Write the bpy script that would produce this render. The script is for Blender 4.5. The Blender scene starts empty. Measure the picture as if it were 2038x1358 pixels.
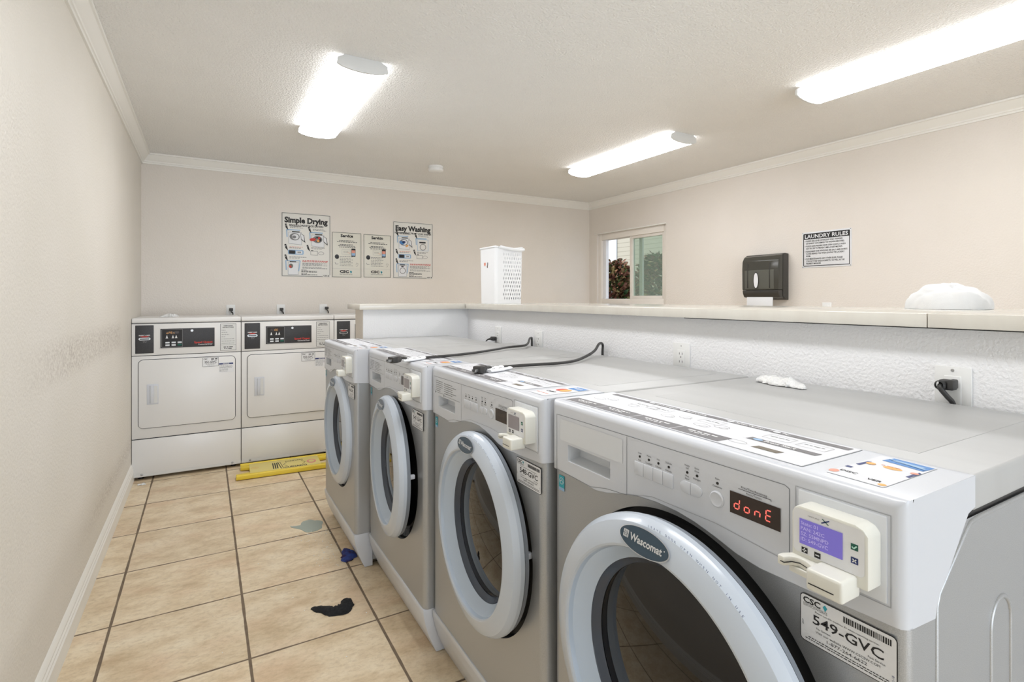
import bpy, bmesh, math, random
from mathutils import Vector, Matrix, noise
PI = math.pi
random.seed(7)
S = bpy.context.scene
C = S.collection

# ------------------------------------------------------------------ camera
cam = bpy.data.cameras.new('camera'); cam_o = bpy.data.objects.new('camera', cam); C.objects.link(cam_o)
cam.sensor_width = 36.0; cam.sensor_fit = 'HORIZONTAL'
cam.lens = 1053.3 / 2038 * 36
cam.shift_y = -(679 - 593.6) / 2038
cam.clip_start = 0.02; cam.clip_end = 200
cam_o.location = (0, 0, 1.30)
cam_o.rotation_euler = (PI / 2, 0, -math.radians(30.122))
S.camera = cam_o

# ------------------------------------------------------------------ world, sun, exposure
S.view_settings.view_transform = 'Standard'
S.view_settings.look = 'None'
S.view_settings.gamma = 1.0
S.view_settings.use_curve_mapping = False
S.view_settings.exposure = 0.52
w = bpy.data.worlds.new('sky'); S.world = w; w.use_nodes = True
bg = w.node_tree.nodes['Background']; bg.inputs[0].default_value = (0.72, 0.84, 1.0, 1); bg.inputs[1].default_value = 0.75
sun = bpy.data.lights.new('sun', 'SUN'); sun_o = bpy.data.objects.new('sun', sun); C.objects.link(sun_o)
sun.energy = 2.2; sun.angle = 0.01; sun.color = (1.0, 0.95, 0.86)
sun_o.rotation_euler = Vector((0.55, -0.45, -0.80)).to_track_quat('-Z', 'Y').to_euler()
LAMP = 13.0          # radiance of the fluorescent diffusers
DAY = 76.0          # daylight entering by the open door behind the camera
dl = bpy.data.lights.new('doorway_daylight', 'AREA'); dlo = bpy.data.objects.new('doorway_daylight', dl); C.objects.link(dlo)
dl.shape = 'RECTANGLE'; dl.size = 2.35; dl.size_y = 2.05; dl.energy = DAY; dl.color = (0.80, 0.89, 1.0)
dlo.location = (1.0, -4.18, 1.05); dlo.rotation_euler = (-PI / 2, 0, PI)
dlo.rotation_euler = Vector((0, 1, 0.0)).to_track_quat('-Z', 'Z').to_euler()

# ------------------------------------------------------------------ materials
def srgb(r, g, b):
    f = lambda c: (c / 255 / 12.92) if c / 255 <= 0.04045 else ((c / 255 + 0.055) / 1.055) ** 2.4
    return (f(r), f(g), f(b), 1)
def mat(name, col, rough=0.5, metal=0.0, spec=0.5, emit=None, estr=0.0, alpha=1.0, trans=0.0, ior=1.45, coat=0.0):
    m = bpy.data.materials.new(name); m.use_nodes = True
    b = m.node_tree.nodes['Principled BSDF']
    b.inputs['Base Color'].default_value = col
    b.inputs['Roughness'].default_value = rough
    b.inputs['Metallic'].default_value = metal
    b.inputs['Specular IOR Level'].default_value = spec
    b.inputs['IOR'].default_value = ior
    b.inputs['Coat Weight'].default_value = coat
    b.inputs['Transmission Weight'].default_value = trans
    b.inputs['Alpha'].default_value = alpha
    if emit:
        b.inputs['Emission Color'].default_value = emit; b.inputs['Emission Strength'].default_value = estr
    return m
def nd(m, t, **k):
    n = m.node_tree.nodes.new(t)
    for a, v in k.items(): setattr(n, a, v)
    return n
def lk(m, a, b): m.node_tree.links.new(a, b)
def bsdf(m): return m.node_tree.nodes['Principled BSDF']
def add_bump(m, scale, strength, dist=0.002, detail=3.0, rough=0.5, obj=True):
    tc = nd(m, 'ShaderNodeTexCoord'); n = nd(m, 'ShaderNodeTexNoise'); n.inputs['Scale'].default_value = scale
    n.inputs['Detail'].default_value = detail; n.inputs['Roughness'].default_value = rough
    bp = nd(m, 'ShaderNodeBump'); bp.inputs['Strength'].default_value = strength; bp.inputs['Distance'].default_value = dist
    lk(m, tc.outputs['Object'], n.inputs['Vector']); lk(m, n.outputs['Fac'], bp.inputs['Height'])
    lk(m, bp.outputs['Normal'], bsdf(m).inputs['Normal'])
    return tc, n
def mottled(name, c1, c2, scale, rough=0.5, bump=None, metal=0.0, spec=0.5, stretch=None, detail=3.0):
    m = mat(name, c1, rough, metal, spec)
    tc = nd(m, 'ShaderNodeTexCoord'); mp = nd(m, 'ShaderNodeMapping')
    if stretch: mp.inputs['Scale'].default_value = stretch
    n = nd(m, 'ShaderNodeTexNoise'); n.inputs['Scale'].default_value = scale; n.inputs['Detail'].default_value = detail
    mx = nd(m, 'ShaderNodeMix', data_type='RGBA'); mx.inputs['A'].default_value = c1; mx.inputs['B'].default_value = c2
    rp = nd(m, 'ShaderNodeMapRange'); rp.inputs['From Min'].default_value = 0.35; rp.inputs['From Max'].default_value = 0.65
    lk(m, tc.outputs['Object'], mp.inputs['Vector']); lk(m, mp.outputs['Vector'], n.inputs['Vector'])
    lk(m, n.outputs['Fac'], rp.inputs['Value']); lk(m, rp.outputs['Result'], mx.inputs['Factor'])
    lk(m, mx.outputs['Result'], bsdf(m).inputs['Base Color'])
    if bump:
        n2 = nd(m, 'ShaderNodeTexNoise'); n2.inputs['Scale'].default_value = bump[0]; n2.inputs['Detail'].default_value = 2.5
        b2 = nd(m, 'ShaderNodeBump'); b2.inputs['Strength'].default_value = bump[1]; b2.inputs['Distance'].default_value = bump[2]
        lk(m, tc.outputs['Object'], n2.inputs['Vector']); lk(m, n2.outputs['Fac'], b2.inputs['Height']); lk(m, b2.outputs['Normal'], bsdf(m).inputs['Normal'])
    return m

M = {}
M['wall'] = mottled('wall_paint', srgb(231, 224, 216), srgb(228, 221, 212), 2.0, 0.55, (95, 0.55, 0.004))
M['wall_scuffed'] = mottled('wall_paint_scuffed', srgb(229, 224, 215), srgb(226, 221, 211), 2.0, 0.5, (95, 0.55, 0.004))
M['half_wall'] = mottled('half_wall_paint', srgb(246, 246, 247), srgb(243, 243, 244), 3.0, 0.5, (120, 0.7, 0.004))
M['ceiling'] = mottled('ceiling_texture', srgb(245, 244, 241), srgb(243, 242, 239), 3.0, 0.8, (110, 1.0, 0.008))
M['trim'] = mat('trim_paint', srgb(242, 240, 234), 0.4)
M['white'] = mat('white_plastic', srgb(206, 209, 215), 0.3, coat=0.1)
M['white_drawer'] = mat('drawer_plastic', srgb(216, 219, 223), 0.4)
M['gray'] = mottled('washer_gray_paint', srgb(184, 186, 188), srgb(166, 168, 170), 900, 0.40, None, 0.6, 0.5)
M['lid'] = mottled('washer_lid', srgb(182, 182, 181), srgb(176, 176, 175), 2.2, 0.42, None, 0.0, 0.5, (1, 4, 1))
M['ring'] = mat('door_plastic', srgb(190, 198, 208), 0.25, coat=0.15)
M['ring_inner'] = mat('door_cone_plastic', srgb(190, 204, 221), 0.22, coat=0.1)
M['ring_dark'] = mat('glass_rim', srgb(70, 78, 92), 0.15)
M['ring_back'] = mat('door_back_plastic', srgb(128, 134, 142), 0.4)
M['glass'] = mat('door_glass', srgb(17, 14, 12), 0.03, 0.0, 0.5, ior=1.5)
M['rubber'] = mat('gasket_rubber', srgb(46, 46, 48), 0.5)
M['black'] = mat('black', srgb(22, 22, 23), 0.4)
M['ink'] = mat('print_black', srgb(38, 37, 38), 0.6)
M['gap'] = mat('dark_grey', srgb(60, 62, 66), 0.7)  # plain dark grey for joints, borders and print
M['line'] = mat('panel_line', srgb(128, 131, 136), 0.6)
M['hair'] = mat('fine_line', srgb(165, 168, 172), 0.6)
M['textgrey'] = mat('print_grey', srgb(128, 128, 128), 0.6)
M['bar'] = mat('print_bar', srgb(118, 116, 118), 0.6)
M['paper'] = mat('label_white', srgb(228, 229, 231), 0.5)
M['label_base'] = mat('console_label', srgb(216, 217, 221), 0.5)
M['poster'] = mat('poster_paper', srgb(230, 228, 222), 0.4)
M['poster_cream'] = mat('poster_cream', srgb(224, 221, 209), 0.4)
M['blue'] = mat('print_blue', srgb(72, 128, 190), 0.5)
M['paleblue'] = mat('print_paleblue', srgb(150, 182, 214), 0.5)
M['navy'] = mat('print_navy', srgb(44, 58, 110), 0.5)
M['red'] = mat('print_red', srgb(196, 58, 50), 0.5)
M['orange'] = mat('print_orange', srgb(232, 168, 92), 0.5)
M['palered'] = mat('print_palered', srgb(222, 150, 130), 0.5)
M['teal'] = mat('print_teal', srgb(52, 160, 176), 0.5)
M['green'] = mat('print_green', srgb(30, 92, 78), 0.5)
M['mint'] = mat('print_mint', srgb(190, 235, 220), 0.5)
M['brown'] = mat('print_brown', srgb(112, 104, 92), 0.5)
M['badge'] = mat('badge_blue', srgb(54, 72, 86), 0.25)
M['silver'] = mat('badge_silver', srgb(208, 210, 212), 0.3, 0.4)
M['display'] = mat('display_window', srgb(52, 40, 34), 0.15)
M['red_led'] = mat('red_led', srgb(90, 20, 18), 0.4, emit=(1.0, 0.16, 0.12, 1), estr=0.9)
M['lcd_on'] = mat('lcd_lit', srgb(70, 60, 130), 0.3, emit=(0.16, 0.13, 0.42, 1), estr=0.55)
M['lcd_text'] = mat('lcd_text', srgb(170, 160, 205), 0.5, emit=(0.4, 0.36, 0.6, 1), estr=0.25)
M['lcd_off'] = mat('lcd_grey', srgb(150, 144, 148), 0.3)
M['cream'] = mat('cream_plastic', srgb(222, 221, 212), 0.3)
M['dryer'] = mat('dryer_enamel', srgb(226, 225, 223), 0.3)
M['dryer_panel'] = mat('dryer_panel', srgb(212, 212, 209), 0.35)
M['dark_panel'] = mottled('dryer_black_panel', srgb(64, 64, 67), srgb(50, 50, 52), 400, 0.5)
M['plate'] = mat('outlet_plate', srgb(236, 236, 234), 0.3)
M['cord'] = mat('cord_rubber', srgb(58, 57, 56), 0.45)
M['metal'] = mat('screw_metal', srgb(170, 170, 170), 0.35, 0.8)
M['yellow'] = mat('sign_yellow', srgb(226, 198, 62), 0.4)
M['yellow_pale'] = mat('sign_yellow_face', srgb(222, 205, 126), 0.45)
M['terry'] = mottled('terry_cloth', srgb(240, 240, 238), srgb(228, 228, 228), 60, 0.95, (260, 1.0, 0.003))
M['towel_white'] = mottled('towel_cotton', srgb(244, 244, 244), srgb(238, 239, 240), 20, 0.95, (300, .5, .001))
M['sock'] = mottled('black_knit', srgb(34, 35, 37), srgb(22, 22, 24), 120, 0.95, (400, 0.8, 0.002))
M['bluecloth'] = mottled('blue_cloth', srgb(52, 78, 150), srgb(52, 40, 84), 30, 0.9)
M['smoke'] = mat('detector_plastic', srgb(236, 236, 234), 0.4)
M['basket'] = mat('basket_plastic', srgb(240, 241, 243), 0.35)
M['diffuser'] = mat('light_diffuser', (0.8, 0.8, 0.8, 1), 0.4, emit=(0.965, 0.975, 1.0, 1), estr=LAMP)
M['diffuser_side'] = mat('light_diffuser_side', (0.8, 0.8, 0.8, 1), 0.4, emit=(0.985, 0.99, 1.0, 1), estr=LAMP * 0.22)
M['fixture_end'] = mat('fixture_end', srgb(226, 227, 226), 0.4)
M['disp_smoke'] = mat('smoked_plastic', srgb(68, 67, 61), 0.15, 0.0, 0.6)
M['disp_mid'] = mat('smoked_plastic_full', srgb(92, 92, 85), 0.15, 0.0, 0.6)
M['disp_dark'] = mat('dispenser_dark', srgb(62, 60, 57), 0.22)
M['window_frame'] = mat('window_vinyl', srgb(240, 234, 226), 0.35)
M['window_white'] = mat('window_white', srgb(240, 240, 242), 0.35)
M['puddle'] = mat('spilled_soap', srgb(176, 190, 182), 0.06, alpha=0.5)
M['foam'] = mat('detergent_grains', srgb(236, 240, 242), 0.5)
M['concrete'] = mottled('ground_concrete', srgb(170, 165, 155), srgb(150, 146, 138), 3, 0.9)
M['white_trim'] = mat('house_trim', srgb(240, 240, 240), 0.6)
M['bark'] = mat('bark', srgb(70, 52, 40), 0.9)
M['white_in_black'] = mat('print_white', srgb(236, 236, 236), 0.5)

# counter laminate: glossy cream
M['counter'] = mottled('counter_laminate', srgb(218, 214, 204), srgb(214, 209, 199), 3, 0.16, None, 0, 0.5, (1, 8, 1))

# clear window pane and greenish sliding pane
def pane_mat(name, tint, mixf, rough=0.0):
    m = bpy.data.materials.new(name); m.use_nodes = True; nt = m.node_tree; nt.nodes.clear()
    o = nt.nodes.new('ShaderNodeOutputMaterial'); t = nt.nodes.new('ShaderNodeBsdfTransparent'); t.inputs[0].default_value = tint
    g = nt.nodes.new('ShaderNodeBsdfGlossy'); g.inputs['Roughness'].default_value = rough
    d = nt.nodes.new('ShaderNodeBsdfDiffuse'); d.inputs[0].default_value = (0.50, 0.62, 0.55, 1)
    a = nt.nodes.new('ShaderNodeMixShader'); a.inputs[0].default_value = mixf
    b = nt.nodes.new('ShaderNodeMixShader'); b.inputs[0].default_value = 0.06
    nt.links.new(t.outputs[0], a.inputs[1]); nt.links.new(d.outputs[0], a.inputs[2])
    nt.links.new(a.outputs[0], b.inputs[1]); nt.links.new(g.outputs[0], b.inputs[2]); nt.links.new(b.outputs[0], o.inputs[0])
    return m
M['pane_green'] = pane_mat('green_tinted_pane', (0.84, 0.91, 0.87, 1), 0.22)

# tiled floor: 46 cm square tiles laid on the measured joints
def floor_mat():
    m = mat('floor_tile', srgb(205, 185, 155), 0.38); nt = m.node_tree
    tc = nd(m, 'ShaderNodeTexCoord'); sp = nd(m, 'ShaderNodeSeparateXYZ'); lk(m, tc.outputs['Object'], sp.inputs[0])
    def mth(op, a, b=None, c=None):
        n = nd(m, 'ShaderNodeMath', operation=op)
        for i, v in enumerate((a, b, c)):
            if v is None: continue
            if isinstance(v, (int, float)): n.inputs[i].default_value = v
            else: lk(m, v, n.inputs[i])
        return n.outputs[0]
    wob = nd(m, 'ShaderNodeTexNoise'); wob.inputs['Scale'].default_value = 7; lk(m, tc.outputs['Object'], wob.inputs['Vector'])
    wv = mth('MULTIPLY', mth('SUBTRACT', wob.outputs['Fac'], 0.5), 0.006)
    ux = mth('DIVIDE', mth('ADD', sp.outputs['X'], 0.324 + 4.64), 0.464)
    uy = mth('DIVIDE', mth('ADD', sp.outputs['Y'], 4.81 - 4.047 + 4.81), 0.481)
    def edge(u, size, half):
        f = mth('FRACT', u)
        d = mth('MULTIPLY', mth('MINIMUM', f, mth('SUBTRACT', 1.0, f)), size)
        d = mth('ADD', d, wv)
        r = nd(m, 'ShaderNodeMapRange'); r.inputs['From Min'].default_value = half; r.inputs['From Max'].default_value = half + 0.0015
        r.inputs['To Min'].default_value = 1; r.inputs['To Max'].default_value = 0; lk(m, d, r.inputs['Value']); return r.outputs[0]
    gx = edge(ux, 0.464, 0.0042); gy = edge(uy, 0.481, 0.0034)
    g = mth('MAXIMUM', gx, gy)
    cell = nd(m, 'ShaderNodeCombineXYZ'); lk(m, mth('FLOOR', ux), cell.inputs[0]); lk(m, mth('FLOOR', uy), cell.inputs[1])
    wn = nd(m, 'ShaderNodeTexWhiteNoise', noise_dimensions='2D'); lk(m, cell.outputs[0], wn.inputs['Vector'])
    # clouded stone colour, streaks running diagonally
    mp = nd(m, 'ShaderNodeMapping'); mp.inputs['Rotation'].default_value = (0, 0, 0.5); mp.inputs['Scale'].default_value = (1.0, 1.7, 1)
    ofs = nd(m, 'ShaderNodeVectorMath', operation='SCALE'); ofs.inputs['Scale'].default_value = 7.0; lk(m, wn.outputs['Color'], ofs.inputs[0])
    av = nd(m, 'ShaderNodeVectorMath', operation='ADD'); lk(m, tc.outputs['Object'], av.inputs[0]); lk(m, ofs.outputs[0], av.inputs[1])
    lk(m, av.outputs[0], mp.inputs['Vector'])
    n1 = nd(m, 'ShaderNodeTexNoise'); n1.inputs['Scale'].default_value = 5.5; n1.inputs['Detail'].default_value = 10; n1.inputs['Roughness'].default_value = 0.68
    lk(m, mp.outputs[0], n1.inputs['Vector'])
    cr = nd(m, 'ShaderNodeValToRGB'); e = cr.color_ramp.elements
    e[0].position = 0.30; e[0].color = srgb(196, 172, 138); e[1].position = 0.72; e[1].color = srgb(236, 222, 196)
    x = e.new(0.43); x.color = srgb(214, 193, 160); x = e.new(0.54); x.color = srgb(226, 208, 178)
    lk(m, n1.outputs['Fac'], cr.inputs[0])
    n2 = nd(m, 'ShaderNodeTexNoise'); n2.inputs['Scale'].default_value = 3.2; n2.inputs['Detail'].default_value = 5; lk(m, mp.outputs[0], n2.inputs['Vector'])
    r2 = nd(m, 'ShaderNodeMapRange'); r2.inputs['From Min'].default_value = 0.5; r2.inputs['From Max'].default_value = 0.72; r2.inputs['To Max'].default_value = 0.45
    lk(m, n2.outputs['Fac'], r2.inputs['Value'])
    mx = nd(m, 'ShaderNodeMix', data_type='RGBA'); mx.inputs['B'].default_value = srgb(216, 182, 150); lk(m, r2.outputs[0], mx.inputs['Factor']); lk(m, cr.outputs[0], mx.inputs['A'])
    nf = nd(m, 'ShaderNodeTexNoise'); nf.inputs['Scale'].default_value = 38; nf.inputs['Detail'].default_value = 8; nf.inputs['Roughness'].default_value = 0.75; lk(m, mp.outputs[0], nf.inputs['Vector'])
    rf = nd(m, 'ShaderNodeMapRange'); rf.inputs['From Min'].default_value = 0.34; rf.inputs['From Max'].default_value = 0.52; rf.inputs['To Min'].default_value = 0.42; rf.inputs['To Max'].default_value = 0.0; lk(m, nf.outputs['Fac'], rf.inputs['Value'])
    mf = nd(m, 'ShaderNodeMix', data_type='RGBA'); mf.inputs['B'].default_value = srgb(172, 148, 116); lk(m, rf.outputs[0], mf.inputs['Factor']); lk(m, mx.outputs['Result'], mf.inputs['A'])
    hs = nd(m, 'ShaderNodeHueSaturation'); lk(m, mf.outputs['Result'], hs.inputs['Color'])
    vr = nd(m, 'ShaderNodeMapRange'); vr.inputs['To Min'].default_value = 0.95; vr.inputs['To Max'].default_value = 1.04; lk(m, wn.outputs['Value'], vr.inputs['Value']); lk(m, vr.outputs[0], hs.inputs['Value'])
    n3 = nd(m, 'ShaderNodeTexNoise'); n3.inputs['Scale'].default_value = 30; lk(m, tc.outputs['Object'], n3.inputs['Vector'])
    gc = nd(m, 'ShaderNodeMix', data_type='RGBA'); gc.inputs['A'].default_value = srgb(96, 80, 64); gc.inputs['B'].default_value = srgb(132, 116, 98); lk(m, n3.outputs['Fac'], gc.inputs['Factor'])
    fin = nd(m, 'ShaderNodeMix', data_type='RGBA'); lk(m, g, fin.inputs['Factor']); lk(m, hs.outputs[0], fin.inputs['A']); lk(m, gc.outputs['Result'], fin.inputs['B'])
    lk(m, fin.outputs['Result'], bsdf(m).inputs['Base Color'])
    ro = nd(m, 'ShaderNodeMapRange'); ro.inputs['To Min'].default_value = 0.40; ro.inputs['To Max'].default_value = 0.85; lk(m, g, ro.inputs['Value']); lk(m, ro.outputs[0], bsdf(m).inputs['Roughness'])
    h = mth('SUBTRACT', mth('MULTIPLY', n1.outputs['Fac'], 0.25), g)
    bp = nd(m, 'ShaderNodeBump'); bp.inputs['Strength'].default_value = 0.5; bp.inputs['Distance'].default_value = 0.003; lk(m, h, bp.inputs['Height']); lk(m, bp.outputs[0], bsdf(m).inputs['Normal'])
    return m
M['floor'] = floor_mat()

# scuff band rubbed along the left wall (dirt with its own shape)
def add_scuffs(m):
    tc = nd(m, 'ShaderNodeTexCoord'); sp = nd(m, 'ShaderNodeSeparateXYZ'); lk(m, tc.outputs['Object'], sp.inputs[0])
    def band(out, a, b, c, d):
        r = nd(m, 'ShaderNodeMapRange'); r.inputs['From Min'].default_value = a; r.inputs['From Max'].default_value = b; lk(m, out, r.inputs['Value'])
        r2 = nd(m, 'ShaderNodeMapRange'); r2.inputs['From Min'].default_value = c; r2.inputs['From Max'].default_value = d; r2.inputs['To Min'].default_value = 1; r2.inputs['To Max'].default_value = 0; lk(m, out, r2.inputs['Value'])
        k = nd(m, 'ShaderNodeMath', operation='MULTIPLY'); lk(m, r.outputs[0], k.inputs[0]); lk(m, r2.outputs[0], k.inputs[1]); return k.outputs[0]
    bz = band(sp.outputs['Z'], 0.98, 1.03, 1.12, 1.17); by = band(sp.outputs['Y'], 1.9, 2.6, 3.95, 4.1)
    n = nd(m, 'ShaderNodeTexNoise'); n.inputs['Scale'].default_value = 85; n.inputs['Detail'].default_value = 5
    lk(m, tc.outputs['Object'], n.inputs['Vector'])
    r = nd(m, 'ShaderNodeMapRange'); r.inputs['From Min'].default_value = 0.42; r.inputs['From Max'].default_value = 0.62; lk(m, n.outputs['Fac'], r.inputs['Value'])
    a = nd(m, 'ShaderNodeMath', operation='MULTIPLY'); lk(m, bz, a.inputs[0]); lk(m, by, a.inputs[1])
    bz2 = band(sp.outputs['Z'], 0.20, 0.26, 0.28, 0.36); by2 = band(sp.outputs['Y'], 2.6, 3.4, 4.6, 4.7)
    a2 = nd(m, 'ShaderNodeMath', operation='MULTIPLY'); lk(m, bz2, a2.inputs[0]); lk(m, by2, a2.inputs[1])
    mx0 = nd(m, 'ShaderNodeMath', operation='MAXIMUM'); lk(m, a.outputs[0], mx0.inputs[0]); lk(m, a2.outputs[0], mx0.inputs[1])
    b = nd(m, 'ShaderNodeMath', operation='MULTIPLY'); lk(m, mx0.outputs[0], b.inputs[0]); lk(m, r.outputs[0], b.inputs[1])
    c = nd(m, 'ShaderNodeMath', operation='MULTIPLY'); lk(m, b.outputs[0], c.inputs[0]); c.inputs[1].default_value = 0.42
    src = bsdf(m).inputs['Base Color'].links[0].from_socket
    mx = nd(m, 'ShaderNodeMix', data_type='RGBA'); mx.inputs['B'].default_value = srgb(150, 136, 122)
    lk(m, src, mx.inputs['A']); lk(m, c.outputs[0], mx.inputs['Factor']); lk(m, mx.outputs['Result'], bsdf(m).inputs['Base Color'])
add_scuffs(M['wall_scuffed'])

# siding of the house outside
def siding():
    m = mat('house_siding', srgb(206, 198, 180), 0.8)
    tc = nd(m, 'ShaderNodeTexCoord'); sp = nd(m, 'ShaderNodeSeparateXYZ'); lk(m, tc.outputs['Object'], sp.inputs[0])
    k = nd(m, 'ShaderNodeMath', operation='DIVIDE'); k.inputs[1].default_value = 0.11; lk(m, sp.outputs['Z'], k.inputs[0])
    f = nd(m, 'ShaderNodeMath', operation='FRACT'); lk(m, k.outputs[0], f.inputs[0])
    r = nd(m, 'ShaderNodeMapRange'); r.inputs['From Min'].default_value = 0.0; r.inputs['From Max'].default_value = 0.15; lk(m, f.outputs[0], r.inputs['Value'])
    mx = nd(m, 'ShaderNodeMix', data_type='RGBA'); mx.inputs['A'].default_value = srgb(150, 142, 122); mx.inputs['B'].default_value = srgb(206, 198, 180)
    lk(m, r.outputs[0], mx.inputs['Factor']); lk(m, mx.outputs['Result'], bsdf(m).inputs['Base Color'])
    return m
M['siding'] = siding()
def leaf_mat(name, cols):
    m = mat(name, cols[0], 0.35)
    oi = nd(m, 'ShaderNodeTexCoord'); n = nd(m, 'ShaderNodeTexNoise'); n.inputs['Scale'].default_value = 9; n.inputs['Detail'].default_value = 1
    cr = nd(m, 'ShaderNodeValToRGB'); e = cr.color_ramp.elements; e[0].position = 0.35; e[0].color = cols[0]; e[1].position = 0.65; e[1].color = cols[-1]
    if len(cols) > 2: x = e.new(0.5); x.color = cols[1]
    lk(m, oi.outputs['Object'], n.inputs['Vector']); lk(m, n.outputs['Fac'], cr.inputs[0]); lk(m, cr.outputs[0], bsdf(m).inputs['Base Color'])
    return m
M['leaf'] = leaf_mat('leaf_green', [srgb(44, 66, 36), srgb(70, 98, 48), srgb(96, 62, 56)])
M['leaf_red'] = leaf_mat('leaf_burgundy', [srgb(112, 66, 60), srgb(150, 104, 84), srgb(186, 176, 120)])

# ------------------------------------------------------------------ mesh helpers
def finish(o, me, smooth=35):
    if smooth:
        me.shade_smooth(); me.set_sharp_from_angle(angle=math.radians(smooth))
class MB:
    """collects shapes into one mesh"""
    def __init__(s): s.bm = bmesh.new(); s.mats = []
    def mi(s, m):
        if m not in s.mats: s.mats.append(m)
        return s.mats.index(m)
    def merge(s, tb, m=None, tf=None):
        if tf is not None: bmesh.ops.transform(tb, matrix=tf, verts=tb.verts)
        if m is not None:
            i = s.mi(m)
            for f in tb.faces: f.material_index = i
        me = bpy.data.meshes.new('t'); tb.to_mesh(me); tb.free(); s.bm.from_mesh(me); bpy.data.meshes.remove(me)
    def box(s, x0, x1, y0, y1, z0, z1, m, bev=0.0, seg=2, tf=None):
        tb = bmesh.new(); bmesh.ops.create_cube(tb, size=1)
        bmesh.ops.scale(tb, vec=(x1 - x0, y1 - y0, z1 - z0), verts=tb.verts)
        bmesh.ops.translate(tb, vec=((x0 + x1) / 2, (y0 + y1) / 2, (z0 + z1) / 2), verts=tb.verts)
        if bev: bmesh.ops.bevel(tb, geom=list(tb.edges), offset=bev, segments=seg, profile=0.5, affect='EDGES')
        s.merge(tb, m, tf); return s
    def prism(s, pts, axis, a, b, m, bev=0.0, tf=None):
        """extrude polygon pts (2d) along axis from a to b. axis 'x': pts=(y,z); 'y': (x,z); 'z': (x,y)"""
        tb = bmesh.new()
        def v3(p, t): return {'x': (t, p[0], p[1]), 'y': (p[0], t, p[1]), 'z': (p[0], p[1], t)}[axis]
        A = [tb.verts.new(v3(p, a)) for p in pts]; B = [tb.verts.new(v3(p, b)) for p in pts]
        tb.faces.new(A); tb.faces.new(B[::-1])
        n = len(pts)
        for i in range(n): tb.faces.new((A[i], B[i], B[(i + 1) % n], A[(i + 1) % n]))
        bmesh.ops.recalc_face_normals(tb, faces=tb.faces)
        if bev: bmesh.ops.bevel(tb, geom=list(tb.edges), offset=bev, segments=2, profile=0.5, affect='EDGES')
        s.merge(tb, m, tf); return s
    def lathe(s, prof, m, n=64, tf=None, mats=None, cap=False):
        """prof: (r, h) revolved about local z"""
        tb = bmesh.new(); R = []
        for r, h in prof:
            if r < 1e-6: R.append([tb.verts.new((0, 0, h))])
            else: R.append([tb.verts.new((r * math.cos(2 * PI * i / n), r * math.sin(2 * PI * i / n), h)) for i in range(n)])
        for j in range(len(prof) - 1):
            A, B = R[j], R[j + 1]
            mi = s.mi(mats[j] if mats else m)
            for i in range(n):
                k = (i + 1) % n
                if len(A) == 1 and len(B) == 1: continue
                if len(A) == 1: f = tb.faces.new((A[0], B[i], B[k]))
                elif len(B) == 1: f = tb.faces.new((A[i], B[0], A[k]))
                else: f = tb.faces.new((A[i], B[i], B[k], A[k]))
                f.material_index = mi
        bmesh.ops.recalc_face_normals(tb, faces=tb.faces)
        s.merge(tb, None, tf); return s
    def tube(s, pts, r, m, n=10, cap=True, tf=None, flat=1.0):
        tb = bmesh.new(); pts = [Vector(p) for p in pts]; rings = []
        up = Vector((0, 0, 1)); prev = None
        for i, p in enumerate(pts):
            t = (pts[min(i + 1, len(pts) - 1)] - pts[max(i - 1, 0)]).normalized()
            if prev is None:
                a = t.cross(up); a = a if a.length > 0.05 else t.cross(Vector((1, 0, 0)))
            else: a = prev - t * prev.dot(t)
            a.normalize(); b = t.cross(a); prev = a
            rr = r[i] if isinstance(r, (list, tuple)) else r
            rings.append([tb.verts.new(p + a * rr * math.cos(2 * PI * k / n) + b * rr * flat * math.sin(2 * PI * k / n)) for k in range(n)])
        for i in range(len(rings) - 1):
            for k in range(n): tb.faces.new((rings[i][k], rings[i][(k + 1) % n], rings[i + 1][(k + 1) % n], rings[i + 1][k]))
        if cap: tb.faces.new(rings[0][::-1]); tb.faces.new(rings[-1])
        bmesh.ops.recalc_face_normals(tb, faces=tb.faces)
        s.merge(tb, m, tf); return s
    def ball(s, c, r, m, sub=2, sc=(1, 1, 1), tf=None):
        tb = bmesh.new(); bmesh.ops.create_icosphere(tb, subdivisions=sub, radius=r)
        bmesh.ops.scale(tb, vec=sc, verts=tb.verts); bmesh.ops.translate(tb, vec=c, verts=tb.verts)
        s.merge(tb, m, tf); return s
    def face(s, pts, m):
        f = s.bm.faces.new([s.bm.verts.new(p) for p in pts]); f.material_index = s.mi(m); return f
    def build(s, name, parent=None, smooth=35):
        me = bpy.data.meshes.new(name); s.bm.to_mesh(me); s.bm.free()
        for m in s.mats: me.materials.append(M[m] if isinstance(m, str) else m)
        o = bpy.data.objects.new(name, me); C.objects.link(o)
        if parent is not None: o.parent = parent
        finish(o, me, smooth)
        return o
def tag(o, label=None, cat=None, group=None, kind=None):
    if label: o['label'] = label
    if cat: o['category'] = cat
    if group: o['group'] = group
    if kind: o['kind'] = kind
    return o
def empty(name, loc, rz=0.0, scale=(1, 1, 1)):
    o = bpy.data.objects.new(name, None); C.objects.link(o); o.location = loc; o.rotation_euler = (0, 0, rz); o.scale = scale
    o.empty_display_size = 0.1
    return o
def copy_tree(o, parent=None):
    c = o.copy(); C.objects.link(c); c.parent = parent
    for ch in [x for x in S.objects if x.parent == o]: copy_tree(ch, c)
    return c
def ypt(y): return Matrix.Translation((0, 0, 0))
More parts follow.
